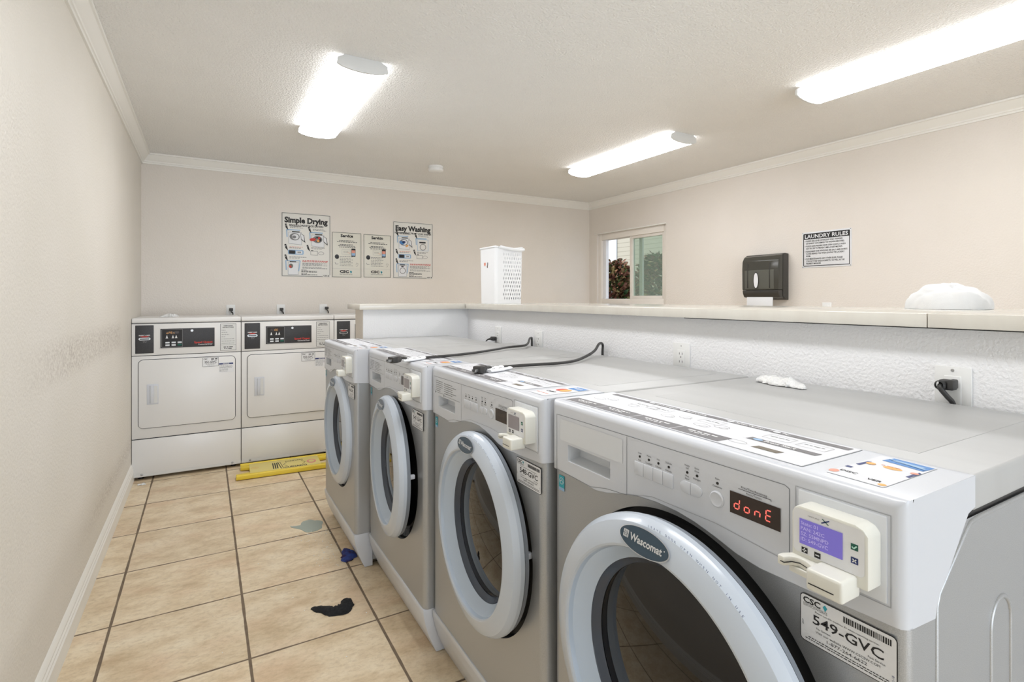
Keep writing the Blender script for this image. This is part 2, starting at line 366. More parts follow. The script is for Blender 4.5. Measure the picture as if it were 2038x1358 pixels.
def smooth_curve(pts, n=8):
    """Catmull-Rom through 3d points"""
    P = [Vector(p) for p in pts]; out = []
    for i in range(len(P) - 1):
        p0 = P[max(i - 1, 0)]; p1 = P[i]; p2 = P[i + 1]; p3 = P[min(i + 2, len(P) - 1)]
        for k in range(n):
            t = k / n
            out.append(0.5 * ((2 * p1) + (p2 - p0) * t + (2 * p0 - 5 * p1 + 4 * p2 - p3) * t * t + (3 * p1 - 3 * p2 + p3 - p0) * t ** 3))
    out.append(P[-1]); return out

# text outlines from the built-in font
_tc = {}
def text_geo(s, bold=0.0):
    k = (s, bold)
    if k in _tc: return _tc[k]
    cu = bpy.data.curves.new('txt', 'FONT'); cu.body = s; cu.size = 1.0; cu.offset = bold; cu.resolution_u = 2
    ob = bpy.data.objects.new('txt', cu)
    me = ob.to_mesh()
    V = [(v.co.x, v.co.y) for v in me.vertices]; Fc = [tuple(p.vertices) for p in me.polygons]
    ob.to_mesh_clear(); bpy.data.objects.remove(ob); bpy.data.curves.remove(cu)
    xs = [v[0] for v in V] or [0]
    _tc[k] = (V, Fc, min(xs), max(xs)); return _tc[k]
_H = text_geo('H')
CAP = max(v[1] for v in _H[0])
SEG7 = {'d': 'bcdeg', 'o': 'cdeg', 'n': 'ceg', 'E': 'adefg', 'P': 'abefg', 'e': 'abdefg', '0': 'abcdef', 'u': 'cde'}
class Decal:
    """flat print: rects, polygons, discs and text on a plane given by origin, right and up vectors"""
    def __init__(s, O, U=(1, 0, 0), V=(0, 0, 1), N=(0, -1, 0), step=0.00035):
        s.O = Vector(O); s.U = Vector(U); s.V = Vector(V); s.N = Vector(N); s.mb = MB(); s.step = step
    def p3(s, u, v, l): return s.O + s.U * u + s.V * v + s.N * (s.step * l)
    def poly(s, pts, m, l=1): s.mb.face([s.p3(u, v, l) for u, v in pts], m); return s
    def rect(s, u0, v0, u1, v1, m, l=1): return s.poly([(u0, v0), (u1, v0), (u1, v1), (u0, v1)], m, l)
    def rrect(s, u0, v0, u1, v1, r, m, l=1, n=5):
        pts = []
        for cx, cy, a in ((u1 - r, v0 + r, -90), (u1 - r, v1 - r, 0), (u0 + r, v1 - r, 90), (u0 + r, v0 + r, 180)):
            for i in range(n + 1):
                t = math.radians(a + 90 * i / n); pts.append((cx + r * math.cos(t), cy + r * math.sin(t)))
        return s.poly(pts, m, l)
    def frame(s, u0, v0, u1, v1, t, m, l=1):
        s.rect(u0, v0, u1, v0 + t, m, l); s.rect(u0, v1 - t, u1, v1, m, l); s.rect(u0, v0, u0 + t, v1, m, l + .3); s.rect(u1 - t, v0, u1, v1, m, l + .3); return s
    def rframe(s, u0, v0, u1, v1, r, t, m, l=1, n=5):
        def ring(g):
            P = []
            for cx, cy, a in ((u1 - r, v0 + r, -90), (u1 - r, v1 - r, 0), (u0 + r, v1 - r, 90), (u0 + r, v0 + r, 180)):
                for i in range(n + 1):
                    q = math.radians(a + 90 * i / n); P.append((cx + (r - g) * math.cos(q), cy + (r - g) * math.sin(q)))
            return P
        A, B = ring(0), ring(t); k = len(A)
        for i in range(k): s.poly([A[i], A[(i + 1) % k], B[(i + 1) % k], B[i]], m, l)
        return s
    def disc(s, u, v, r, m, l=1, ry=None, n=24, rot=0):
        ry = ry or r
        return s.poly([(u + r * math.cos(2 * PI * i / n) * math.cos(rot) - ry * math.sin(2 * PI * i / n) * math.sin(rot), v + r * math.cos(2 * PI * i / n) * math.sin(rot) + ry * math.sin(2 * PI * i / n) * math.cos(rot)) for i in range(n)], m, l)
    def circle(s, u, v, r, t, m, l=1, ry=None, n=24):
        ry = ry or r
        for i in range(n):
            a, b = 2 * PI * i / n, 2 * PI * (i + 1) / n
            s.poly([(u + r * math.cos(a), v + ry * math.sin(a)), (u + r * math.cos(b), v + ry * math.sin(b)), (u + (r - t) * math.cos(b), v + (ry - t) * math.sin(b)), (u + (r - t) * math.cos(a), v + (ry - t) * math.sin(a))], m, l)
        return s
    def line(s, pts, t, m, l=1):
        for (a, b), (c, d) in zip(pts, pts[1:]):
            dx, dy = c - a, d - b; L = math.hypot(dx, dy) or 1; nx, ny = -dy / L * t / 2, dx / L * t / 2
            s.poly([(a + nx, b + ny), (a - nx, b - ny), (c - nx, d - ny), (c + nx, d + ny)], m, l)
        return s
    def text(s, t, u, v, h, m, l=2, align='c', width=None, bold=0.0, slant=0.0, rot=0.0, maxw=None):
        V, Fc, x0, x1 = text_geo(t, bold); k = h / CAP; wd = (x1 - x0) * k
        kx = k if not width else width / (x1 - x0)
        if maxw and wd > maxw: kx = maxw / (x1 - x0)
        wd = (x1 - x0) * kx
        ox = u - (wd / 2 if align == 'c' else (wd if align == 'r' else 0)); mi = s.mb.mi(m)
        cr, sr = math.cos(rot), math.sin(rot); vs = []
        for x, y in V:
            a = ox + (x - x0) * kx + slant * y * k - u; b = y * k
            vs.append(s.mb.bm.verts.new(s.p3(u + a * cr - b * sr, v + a * sr + b * cr, l)))
        for f in Fc:
            try:
                q = s.mb.bm.faces.new([vs[i] for i in f]); q.material_index = mi
            except ValueError: pass
        return s
    def serifs(s, t, u, v, h, width, bold):
        """slab serifs under and over the straight stems of a title set with text()"""
        V, Fc, x0, x1 = text_geo(t, bold); k = h / CAP; kx = width / (x1 - x0); ox = u - width / 2
        cu = 0.0
        for i, ch in enumerate(t):
            if ch == ' ': continue
            pre = text_geo(t[:i + 1], bold); xr = pre[3]; own = text_geo(ch, bold); wd = own[3] - own[2]; xl = xr - wd
            st = []      # (x in font units, at baseline, at x-height, at cap-height)
            e = .065
            if ch in 'mnhr': st += [(xl + e, 0, None)]
            if ch in 'nh': st += [(xr - e, 0, None)]
            if ch == 'm': st += [((xl + xr) / 2, 0, None), (xr - e, 0, None)]
            if ch in 'il': st += [((xl + xr) / 2, 0, None)]
            if ch in 'mnrpiu': st += [(xl + .02 if ch != 'i' else xl + .03, None, 'x')]
            if ch in 'lh': st += [(xl + .02, None, 'c')]
            if ch in 'DE': st += [(xl + .05, 0, None), (xl + .05, None, 'c')]
            if ch in 'yW': st += [(xl + .06, None, 'x' if ch == 'y' else 'c'), (xr - .06, None, 'x' if ch == 'y' else 'c')]
            if ch == 'p': st += [(xl + e, -.20, None)]
            for x, lo, hi in st:
                px = ox + (x - x0) * kx
                if lo is not None: s.rect(px - .10 * kx * 1.15, v + lo * k, px + .10 * kx * 1.15, v + (lo + .055) * k, 'ink', 1.2)
                if hi: yy = v + (CAP if hi == 'c' else CAP * .74) * k; s.rect(px - .09 * kx, yy - .05 * k, px + .09 * kx, yy, 'ink', 1.2)
        return s
    def squiggle(s, u0, v, u1, h, m, l=2, seed=0, align=None):
        """a row of tiny unreadable print: short dashes"""
        rnd = random.Random(seed * 31 + int(v * 1e5)); u = u0
        while u < u1:
            wd = rnd.uniform(1.2, 4.5) * h
            s.rect(u, v, min(u + wd, u1), v + h, m, l); u += wd + h * 0.9
        return s
    def seg7(s, t, u, v, wd, h, th, m, l=2, gap=1.6, slant=0.08):
        for i, ch in enumerate(t):
            if ch == ' ': continue
            x = u + i * wd * gap
            R = {'a': (0, h, wd, h), 'g': (0, h / 2, wd, h / 2), 'd': (0, 0, wd, 0), 'f': (0, h / 2, 0, h), 'b': (wd, h / 2, wd, h), 'e': (0, 0, 0, h / 2), 'c': (wd, 0, wd, h / 2)}
            for q in SEG7[ch]:
                a, b, c, d = R[q]; g = th * 0.5
                if a == c: b += g; d -= g
                else: a += g; c -= g
                s.line([(x + a + slant * b, v + b), (x + c + slant * d, v + d)], th, m, l)
        return s
    def build(s, name, parent=None):
        bm = s.mb.bm; bm.normal_update()
        nv = s.N
        for f in bm.faces:
            if f.normal.dot(nv) < 0: f.normal_flip()
        return s.mb.build(name, parent, smooth=0)

# ================================================================== SETTING
XL, XR, YB, YF, ZC = -0.451, 4.181, 5.267, -4.2, 2.487
def struct(o): o['kind'] = 'structure'; return o
b = MB(); b.box(XL - 0.15, XR + 0.15, YF - 0.15, YB + 0.15, -0.12, 0, 'floor'); struct(b.build('floor', smooth=0))
b = MB(); b.box(XL - 0.15, XR + 0.15, YF - 0.15, YB + 0.15, ZC, ZC + 0.15, 'ceiling'); struct(b.build('ceiling', smooth=0))
b = MB(); b.box(XL - 0.15, XL, YF - 0.15, YB + 0.15, 0, ZC, 'wall_scuffed'); struct(b.build('wall_left', smooth=0))
b = MB(); b.box(XL, XR, YB, YB + 0.15, 0, ZC, 'wall'); struct(b.build('wall_back', smooth=0))
# right wall with the window opening
WY0, WY1, WZ0, WZ1 = 3.99, 5.12, 1.222, 2.085
b = MB()
b.box(XR, XR + 0.15, YF - 0.15, WY0, 0, ZC, 'wall'); b.box(XR, XR + 0.15, WY1, YB + 0.15, 0, ZC, 'wall')
b.box(XR, XR + 0.15, WY0, WY1, 0, WZ0, 'wall'); b.box(XR, XR + 0.15, WY0, WY1, WZ1, ZC, 'wall'); struct(b.build('wall_right', smooth=0))
# wall behind the camera with its doorway
b = MB()
b.box(XL, -0.2, YF - 0.15, YF, 0, ZC, 'wall'); b.box(2.2, XR, YF - 0.15, YF, 0, ZC, 'wall'); b.box(-0.2, 2.2, YF - 0.15, YF, 2.1, ZC, 'wall'); struct(b.build('wall_front', smooth=0))
dr = struct(empty('door_1', (-0.2, YF, 0)))
b = MB(); b.box(0, 0.05, -0.16, 0.015, 0, 2.1, 'trim'); b.box(2.35, 2.40, -0.16, 0.015, 0, 2.1, 'trim'); b.box(0, 2.40, -0.16, 0.015, 2.05, 2.1, 'trim'); b.build('door_frame', dr)

# crown moulding and baseboards
def crown_prof(sgn=1):
    return [(0, 2.404), (0.010, 2.404), (0.012, 2.416), (0.018, 2.418), (0.020, 2.428), (0.032, 2.440), (0.046, 2.462), (0.054, 2.472), (0.062, 2.474), (0.064, 2.486), (0, 2.486)]
b = MB(); b.prism([(XL + d, z) for d, z in crown_prof()], 'y', YF, YB, 'trim'); struct(b.build('trim_1', smooth=25))
b = MB(); b.prism([(YB - d, z) for d, z in crown_prof()], 'x', XL + 0.002, XR - 0.002, 'trim'); struct(b.build('trim_2', smooth=25))
b = MB(); b.prism([(XR - d, z) for d, z in crown_prof()], 'y', YF, YB, 'trim'); struct(b.build('trim_3', smooth=25))
bp = [(0, 0), (0.016, 0), (0.016, 0.07), (0.012, 0.078), (0.013, 0.086), (0.009, 0.094), (0.010, 0.102), (0.005, 0.118), (0, 0.126)]
b = MB(); b.prism([(XL + d, z) for d, z in bp], 'y', YF, YB, 'trim'); struct(b.build('baseboard_left', smooth=20))
b = MB(); b.prism([(YB - d, z) for d, z in bp], 'x', XL + 0.018, XR, 'trim'); struct(b.build('baseboard_back', smooth=20))

# half wall behind the washers, its short return and the laminate counter on top
XH, YH = 1.565, 3.30
b = MB(); b.box(XH, XH + 0.14, -1.2, YH + 0.19, 0, 1.228, 'half_wall'); struct(b.build('wall_divider', smooth=0))
b = MB(); b.box(0.848, XH, YH, YH + 0.19, 0, 1.228, 'half_wall'); struct(b.build('wall_return', smooth=0))
b = MB(); b.box(0.8465, 0.8478, YH + 0.002, YH + 0.188, 0, 1.2275, 'wall'); struct(b.build('trim_7', smooth=0))
b = MB(); b.box(1.515, 2.36, 0.606, 3.55, 1.2285, 1.2625, 'counter', 0.0015); struct(b.build('trim_4'))
b = MB(); b.box(1.515, 2.36, -1.2, 0.604, 1.2285, 1.2625, 'counter', 0.0015); t5 = struct(b.build('trim_5'))
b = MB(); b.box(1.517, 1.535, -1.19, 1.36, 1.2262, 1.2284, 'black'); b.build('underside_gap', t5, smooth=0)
b = MB(); b.box(0.81, 1.513, 3.235, 3.55, 1.2285, 1.2625, 'counter', 0.0015); struct(b.build('trim_6'))

# window
wn = struct(empty('window_1', (XR, WY0, WZ0)))
WW, WH = WY1 - WY0, WZ1 - WZ0
def wbox(mb, y0, y1, z0, z1, x0, x1, m, bev=0.003): mb.box(x0, x1, y0, y1, z0, z1, m, bev)
b = MB()
wbox(b, 0, 0.06, 0, WH, 0.03, 0.13, 'window_frame'); wbox(b, WW - 0.05, WW, 0, WH, 0.03, 0.13, 'window_frame')
wbox(b, 0.06, WW - 0.05, 0, 0.07, 0.03, 0.13, 'window_frame'); wbox(b, 0.06, WW - 0.05, WH - 0.075, WH, 0.03, 0.13, 'window_frame')
b.build('frame', wn)
b = MB(); wbox(b, -0.002, WW + 0.035, WH - 0.004, WH + 0.008, -0.012, 0.02, 'trim', 0.002); b.build('header_bead', wn)
b = MB(); wbox(b, WW - 0.105, WW - 0.05, 0.07, WH - 0.075, 0.055, 0.10, 'window_white'); b.build('side_track', wn)
b = MB()   # sliding sash on the near half
wbox(b, 0.06, 0.10, 0.07, WH - 0.075, 0.05, 0.09, 'window_frame'); wbox(b, 0.555, 0.60, 0.07, WH - 0.075, 0.05, 0.09, 'window_frame')
wbox(b, 0.10, 0.555, 0.07, 0.105, 0.05, 0.09, 'window_frame'); wbox(b, 0.10, 0.555, WH - 0.105, WH - 0.075, 0.05, 0.09, 'window_frame')
sash = b.build('sash', wn)
b = MB(); b.box(0.068, 0.072, 0.10, 0.555, 0.105, WH - 0.105, 'pane_green'); pn = b.build('pane', sash, smooth=0)
b = MB(); wbox(b, 0.45, 0.50, 0.07, WH - 0.075, 0.10, 0.125, 'window_frame'); b.build('outer_stile', wn)

# ================================================================== OUTSIDE
b = MB(); b.box(XR + 0.15, 16, -3, 18, -0.3, -0.05, 'concrete'); struct(b.build('ground', smooth=0))
hs = tag(empty('neighbouring_house', (9.2, 10.45, -0.05)), 'pale house wall with horizontal lap siding seen through the window', 'house')
b = MB(); b.box(0, 0.3, -8.5, 0, 0, 3.6, 'siding'); b.build('siding', hs, smooth=0)
b = MB(); b.box(-0.03, 0.32, 0, 0.32, 0, 3.6, 'white_trim', 0.005); b.build('corner_board', hs)
def shrub(name, loc, rx, ry, h, n, seed, label, reds):
    rnd = random.Random(seed); t = tag(empty(name, loc), label, 'shrub')
    b = MB()
    for i in range(7):
        a = rnd.uniform(0, 2 * PI); q = rnd.uniform(0.2, 0.75)
        b.tube([(0, 0, 0), (q * rx * .4 * math.cos(a), q * ry * .4 * math.sin(a), h * .45), (q * rx * math.cos(a), q * ry * math.sin(a), h * rnd.uniform(.75, .95))], [0.025, 0.016, 0.006], 'bark', 6)
    b.build('stem', t)
    b = MB(); bm = b.bm; g = b.mi('leaf'); r = b.mi('leaf_red')
    for i in range(n):
        z = h * (rnd.random() ** 0.6); a = rnd.uniform(0, 2 * PI)
        rr = (0.45 + 0.6 * rnd.random()) * math.sqrt(max(0.05, 1 - (max(0, z / h - 0.55) / 0.5) ** 2)) if z < h else .3
        rr *= 0.85 + 0.25 * noise.noise(Vector((math.cos(a) * 2, math.sin(a) * 2, z * 3 + seed)))
        c = Vector((rx * rr * math.cos(a), ry * rr * math.sin(a), z + rnd.uniform(-.05, .08)))
        L = rnd.uniform(0.06, 0.12); wd = L * rnd.uniform(.38, .52)
        d = Vector((math.cos(a) + rnd.uniform(-.8, .8), math.sin(a) + rnd.uniform(-.8, .8), rnd.uniform(-.4, .9))).normalized()
        s_ = d.cross(Vector((rnd.uniform(-1, 1), rnd.uniform(-1, 1), rnd.uniform(-1, 1)))).normalized(); nn = d.cross(s_)
        P = [c, c + d * L * .3 + s_ * wd * .5, c + d * L * .7 + s_ * wd * .4, c + d * L - nn * L * .15, c + d * L * .7 - s_ * wd * .4, c + d * L * .3 - s_ * wd * .5]
        vs = [bm.verts.new(p) for p in P]
        f = bm.faces.new(vs); f.material_index = r if (z / h > .62 and rnd.random() < reds) or rnd.random() < .06 else g
    b.build('foliage', t, smooth=0)
shrub('garden_shrub', (5.45, 6.42, -0.05), 0.38, 0.72, 1.86, 6500, 3, 'shrub with green and burgundy leaves behind the open half of the window', 0.7)
shrub('garden_shrub', (6.62, 6.30, -0.05), 0.55, 0.85, 2.02, 5500, 5, 'pale green leafy shrub behind the green-tinted window pane', 0.4)

# ================================================================== CEILING FIXTURES
def ceiling_light(loc, label):
    L, W = 1.25, 0.25
    t = tag(empty('ceiling_light', loc), label, 'ceiling light', 'fluorescent ceiling lights')
    prof = [(-0.085, 0), (-0.118, -0.018), (-0.122, -0.048), (-0.10, -0.058), (-0.06, -0.066), (0, -0.070), (0.06, -0.066), (0.10, -0.058), (0.122, -0.048), (0.118, -0.018), (0.085, 0)]
    b = MB(); tb = bmesh.new(); A = [tb.verts.new((x, 0.012, z)) for x, z in prof]; B = [tb.verts.new((x, L - 0.012, z)) for x, z in prof]
    for i in range(len(prof) - 1): tb.faces.new((A[i], A[i + 1], B[i + 1], B[i]))
    bmesh.ops.recalc_face_normals(tb, faces=tb.faces)
    # solidify outward-facing shell
    for f in tb.faces:
        c = f.calc_center_median()
        if f.normal.dot(Vector((c.x, 0, c.z + 0.02))) < 0: f.normal_flip()
    im, isd = b.mi('diffuser'), b.mi('diffuser_side')
    for f in tb.faces: f.material_index = isd if f.calc_center_median().z > -.04 else im
    b.merge(tb); b.build('diffuser', t, smooth=60)
    b = MB(); b.box(-0.082, 0.082, 0.012, L - 0.012, -0.012, -0.0005, 'fixture_end'); b.build('housing', t)
    p2 = [(x * 1.03, z * 1.03 if z < 0 else 0) for x, z in prof]
    for y0, y1 in ((0, 0.014), (L - 0.014, L)):
        b = MB(); b.prism(p2, 'y', y0, y1, 'fixture_end', 0.0015); b.build('end_cap', t)
    return t
ceiling_light((0.677, 2.63, ZC), 'white wraparound ceiling light nearest the left wall, above the aisle')
ceiling_light((2.985, 2.67, ZC), 'white wraparound ceiling light in the middle, nearest the window')
ceiling_light((2.985, 0.52, ZC), 'white wraparound ceiling light at the upper right, cut by the frame')
ceiling_light((0.677, 0.35, ZC), 'unseen fourth ceiling light added over the near end of the aisle for its light')  # out-of-frame fixture, added to light the ceiling and the washer tops
b = MB(); tfm = Matrix.Translation((1.80, 4.47, ZC)) @ Matrix.Rotation(PI, 4, 'X')
b.lathe([(0, 0), (0.066, 0), (0.066, 0.018), (0.062, 0.020), (0.062, 0.024), (0.070, 0.026), (0.066, 0.042), (0.05, 0.052), (0.02, 0.055), (0, 0.055)], 'smoke', 40, tfm)
tag(b.build('smoke_detector'), 'round white smoke detector on the ceiling near the back wall', 'smoke detector')

# ================================================================== WASHERS
WD, ZT, SD = 0.742, 1.052, 0.19
def washer(loc, sx, num, label, prot, tilt, dcs, dcz, screen_on=False, digits=None, blank_label=False):
    t = empty('washing_machine', loc, -PI / 2, (sx, 1, 1))
    tag(t, label, 'washing machine', 'front-loading washing machines in the row')
    W = WD; hole = (dcs - .022, dcz - .016, .288)
    # --- cabinet sides
    b = MB(); r = 0.022; DP = 0.78
    arcL = [(r - r * math.cos(a), r - r * math.sin(a)) for a in [PI / 2 * i / 6 for i in range(7)]]
    outl = arcL[::1]                     # (x,y) from (0,r) to (r,0)
    outl = [(0, DP)] + outl
    outl = [(max(x, .002), y) for x, y in outl]
    z0, z1 = 0.03, 0.995
    for side in (0, 1):
        P = outl if side == 0 else [(W - x, y) for x, y in outl]
        for (a, c), (d, e) in zip(P, P[1:]):
            if max(c, e) > .1: b.face([(a, c, z0), (d, .0865, z0), (d, .0865, .166), (d, e, .166), (d, e, z1), (a, c, z1)], 'gray')
            else: b.face([(a, c, .166), (d, e, .166), (d, e, z1), (a, c, z1)], 'gray')
    b.face([(0.002, .0865, z0), (W - .002, .0865, z0), (W - .002, .0865, .166), (.002, .0865, .166)], 'gray')
    b.face([(0, DP, z0), (W, DP, z0), (W, DP, z1), (0, DP, z1)], 'gray')
    b.face([(0.002, 0.0865, z0), (W - .002, 0.0865, z0), (W - .002, DP, z0), (0.002, DP, z0)], 'black')
    b.face([(0.002, 0.01, z1), (W - 0.002, 0.01, z1), (W, DP, z1), (0, DP, z1)], 'black')
    bmesh.ops.remove_doubles(b.bm, verts=b.bm.verts, dist=1e-5)
    # embossed channel and edge roll on both side panels
    for xs, sg in ((W, 1), (0, -1)):
        xo = xs - sg * 0.0034
        pts = [(xo, 0.078, 0.19), (xo, 0.078, 0.90), (xo, 0.084, 0.915), (xo, 0.168, 0.981), (xo, 0.178, 0.988), (xo, 0.20, 0.990), (xo, 0.77, 0.990)]
        b.tube(pts, 0.0042, 'gray', 12)
        arch = [(xo, 0.285 + .036 * math.cos(PI - PI * i / 12), 0.815 + .040 * math.sin(PI * i / 12)) for i in range(13)]
        b.tube([(xo, 0.249, 0.22)] + arch + [(xo, 0.321, 0.22)], 0.0042, 'gray', 12)
    b.build('cabinet', t)
    # --- front panel with the round opening
    cs, cz, rh = hole
    b = MB(); n = 96; x0, x1, zb, zt = r, W - r, 0.166, 0.9155
    angs = sorted(set([2 * PI * i / n for i in range(n)] + [math.atan2(z - cz, x - cs) % (2 * PI) for x in (x0, x1) for z in (zb, zt)]))
    def rect_hit(a):
        c, s_ = math.cos(a), math.sin(a); k = 1e9
        if c > 1e-9: k = min(k, (x1 - cs) / c)
        if c < -1e-9: k = min(k, (x0 - cs) / c)
        if s_ > 1e-9: k = min(k, (zt - cz) / s_)
        if s_ < -1e-9: k = min(k, (zb - cz) / s_)
        return (cs + c * k, 0, cz + s_ * k)
    for a, a2 in zip(angs, angs[1:] + [angs[0] + 2 * PI]):
        i1 = (cs + rh * math.cos(a), 0, cz + rh * math.sin(a)); i2 = (cs + rh * math.cos(a2), 0, cz + rh * math.sin(a2))
        b.face([i1, i2, rect_hit(a2), rect_hit(a)], 'gray')
        b.face([i2, i1, (i1[0], 0.012, i1[2]), (i2[0], 0.012, i2[2])], 'gray')
    b.build('front_panel', t, smooth=30)
    # --- rubber gasket and drum opening
    T = Matrix.Translation((cs, 0, cz)) @ Matrix.Rotation(PI / 2, 4, 'X')   # local +z -> -y (towards the viewer)
    b = MB(); b.lathe([(rh + 0.001, -0.010), (rh - 0.004, -0.03), (0.262, -0.034), (0.256, -0.026), (0.250, -0.034), (0.244, -0.026), (0.238, -0.036), (0.232, -0.06), (0.22, -0.13), (0.05, -0.16), (0, -0.16)], 'rubber', 72, T)
    for k in range(16):
        a = math.radians(-118 + k * 3.6)
        b.tube([(cs + .245 * math.cos(a), 0.03, cz + .245 * math.sin(a)), (cs + .268 * math.cos(a), 0.024, cz + .268 * math.sin(a)), (cs + .282 * math.cos(a), 0.02, cz + .282 * math.sin(a))], 0.0028, 'ring_back', 6)
    b.build('gasket', t)
    # --- lid
    b = MB(); b.box(0.001, W - .001, SD, 0.79, 1.0, ZT - 0.002, 'lid', 0.006, 3)
    b.box(0.09, W - 0.09, SD + 0.06, 0.74, ZT - 0.0040, ZT - 0.0012, 'lid', 0.0007, 1)
    b.build('lid', t)
    b = MB(); b.box(0.004, W - 0.004, 0.03, 0.775, 0.994, 1.001, 'black'); b.build('lid_seam', t, smooth=0)
    # --- white console wrapping the front and top
    lowpts = [(0, .886), (.10, .883), (.165, .880), (.20, .886), (.245, .899), (.29, .909), (.34, .914), (.39, .914), (.43, .909), (.47, .900), (.51, .889), (.55, .884), (.62, .886), (W, .893)]
    def zl(s_):
        for (a, c), (d, e) in zip(lowpts, lowpts[1:]):
            if s_ <= d + 1e-9: return c + (e - c) * (s_ - a) / (d - a)
        return lowpts[-1][1]
    cr = 0.016; hx = (0.066, 0.212); hz = (0.9175, 0.956)
    cols = [(cr - cr * math.cos(a), cr - cr * math.sin(a)) for a in [PI / 2 * i / 5 for i in range(5)]]
    cols = [(x, y) for x, y in cols] + [(s_, 0.0) for s_ in sorted([cr, .03, *hx, .1, .13, .165, .2, .245, .27, .29, .315, .34, .365, .39, .41, .43, .45, .47, .49, .51, .53, .55, .585, .62, .66, .70, W - cr])] + [(W - x, y) for x, y in cols[::-1]]
    er = 0.013; Yo = -0.006
    rows = []
    for x, yo in cols:
        zb_ = zl(x)
        pr = [(0.010, zb_ + 0.001), (0.002, zb_), (0, zb_ + 0.002), (0, hz[0]), (0, hz[1]), (0, ZT - er)]
        pr += [(er - er * math.cos(a), ZT - er + er * math.sin(a)) for a in [PI / 2 * i / 5 for i in range(1, 6)]] + [(0.06, ZT), (SD, ZT)]
        rows.append([(x, max(y + 0, yo) + (Yo if y < 0.05 else Yo * 0) , z) for y, z in pr])
    b = MB()
    for A, B in zip(rows, rows[1:]):
        for j in range(len(A) - 1):
            xm = (A[j][0] + B[j][0]) / 2; zm = (A[j][2] + A[j + 1][2]) / 2
            if hx[0] < xm < hx[1] and j == 3: continue
            b.face([A[j], B[j], B[j + 1], A[j + 1]], 'white')
    for xs in (0, W):
        P = [(cr + Yo, ZT - 0.004), (cr + Yo, zl(xs)), (0.07, 0.888), (0.074, 0.903), (0.168, 1.003), (SD, 1.008), (SD, ZT), (er, ZT)]
        b.face([(xs, y, z) for y, z in P], 'white')
    bmesh.ops.remove_doubles(b.bm, verts=b.bm.verts, dist=1e-5); bmesh.ops.recalc_face_normals(b.bm, faces=b.bm.faces)
    b.face([(0.003, SD, ZT - 0.03), (W - 0.003, SD, ZT - 0.03), (W - 0.003, SD, ZT), (0.003, SD, ZT)], 'white')
    b.build('control_console', t, smooth=40)
    # --- dispenser drawer: handle pocket and outline
    yf = Yo - 0.0003
    b = MB(); x0, x1 = hx; z0, z1 = hz; d = 0.030
    b.face([(x0, Yo, z0), (x0, d, z0 + .006), (x0, d, z1), (x0, Yo, z1)], 'white_drawer'); b.face([(x1, Yo, z0), (x1, d, z0 + .006), (x1, d, z1), (x1, Yo, z1)], 'white_drawer')
    b.face([(x0, Yo, z0), (x1, Yo, z0), (x1, d, z0 + .006), (x0, d, z0 + .006)], 'white_drawer'); b.face([(x0, Yo, z1), (x1, Yo, z1), (x1, d, z1), (x0, d, z1)], 'white_drawer')
    b.face([(x0, d, z0 + .006), (x1, d, z0 + .006), (x1, d, z1), (x0, d, z1)], 'white_drawer')
    q = b.build('dispenser_drawer', t, smooth=0)
    dc = Decal((0, yf, 0))
    dc.line([(.022, 1.019), (.022, .888), (.15, .884), (.20, .896), (.262, .903)], .0011, 'line'); dc.line([(.262, 1.021), (.262, .903)], .0011, 'line')
    dc.build('drawer_outline', q)
    dc = Decal((0, yf, 0))
    if blank_label: dc.rrect(.036, .962, .250, 1.012, .004, 'white_drawer')
    else:
        for k in range(6):
            dc.squiggle(.040, 1.006 - k * .0068, .105 if k < 4 else .085, .0022, 'textgrey', 1, k); dc.squiggle(.118, 1.004 - k * .0068, .19 + .03 * (k % 3 == 1), .0022, 'textgrey', 1, k + 9)
        dc.line([(.040, .9665), (.108, .9665)], .001, 'textgrey'); dc.line([(.12, .9625), (.25, .9625)], .001, 'textgrey')
        dc.rect(.036, .962, .0395, .969, 'ink'); dc.rect(.114, .9595, .1175, .967, 'ink')
    dc.build('drawer_label', q)
    # --- control overlay: outline, legends
    dc = Decal((0, yf, 0))
    dc.line([(.022, 1.020), (.590, 1.026), (.597, 1.022), (.597, .915)], .0011, 'line'); dc.line([(.262, .905), (.33, .922), (.47, .925), (.597, .915)], .0009, 'hair')
    dc.frame(.606, .915, .726, 1.030, .0009, 'hair')
    for x, a, c in ((.298, 'Cold', 'Frio'), (.322, 'Warm', 'Templado'), (.346, 'Hot', 'Caliente'), (.371, 'Delicate', 'Delicado')):
        dc.text(a, x, .9955, .0030, 'ink', maxw=.020); dc.text(c, x, .9815, .0030, 'ink', maxw=.021)
    for x, a, a2, c, c2 in ((.413, 'Heavy', 'Soil', 'Muy', 'Sucio'), (.434, 'Extra', 'Rinse', 'Enjuague', '')):
        dc.text(a, x, 1.0035, .0030, 'ink', maxw=.018); dc.text(a2, x, .9985, .0030, 'ink', maxw=.018); dc.text(c, x, .985, .0030, 'ink', maxw=.019)
        if c2: dc.text(c2, x, .980, .0030, 'ink', maxw=.019)
    dc.text('Start', .475, .9985, .0030, 'ink'); dc.text('Comienzo', .475, .9855, .0030, 'ink', maxw=.022)
    dc.text('Price/Time Remaining', .541, .9985, .0034, 'ink', maxw=.050); dc.line([(.514, .9965), (.569, .9965), (.569, .9935)], .0008, 'ink'); dc.text('Precio/Tiempo', .541, .9915, .0030, 'ink', maxw=.036)
    dc.build('panel_legend', t)
    for x in (.298, .322, .346, .371): 
        b = MB(); b.lathe([(0.0023, 0), (0.0023, 0.0012), (0, 0.0016)], 'black', 12, Matrix.Translation((x, Yo, .990)) @ Matrix.Rotation(PI / 2, 4, 'X')); b.build('indicator_light', t)
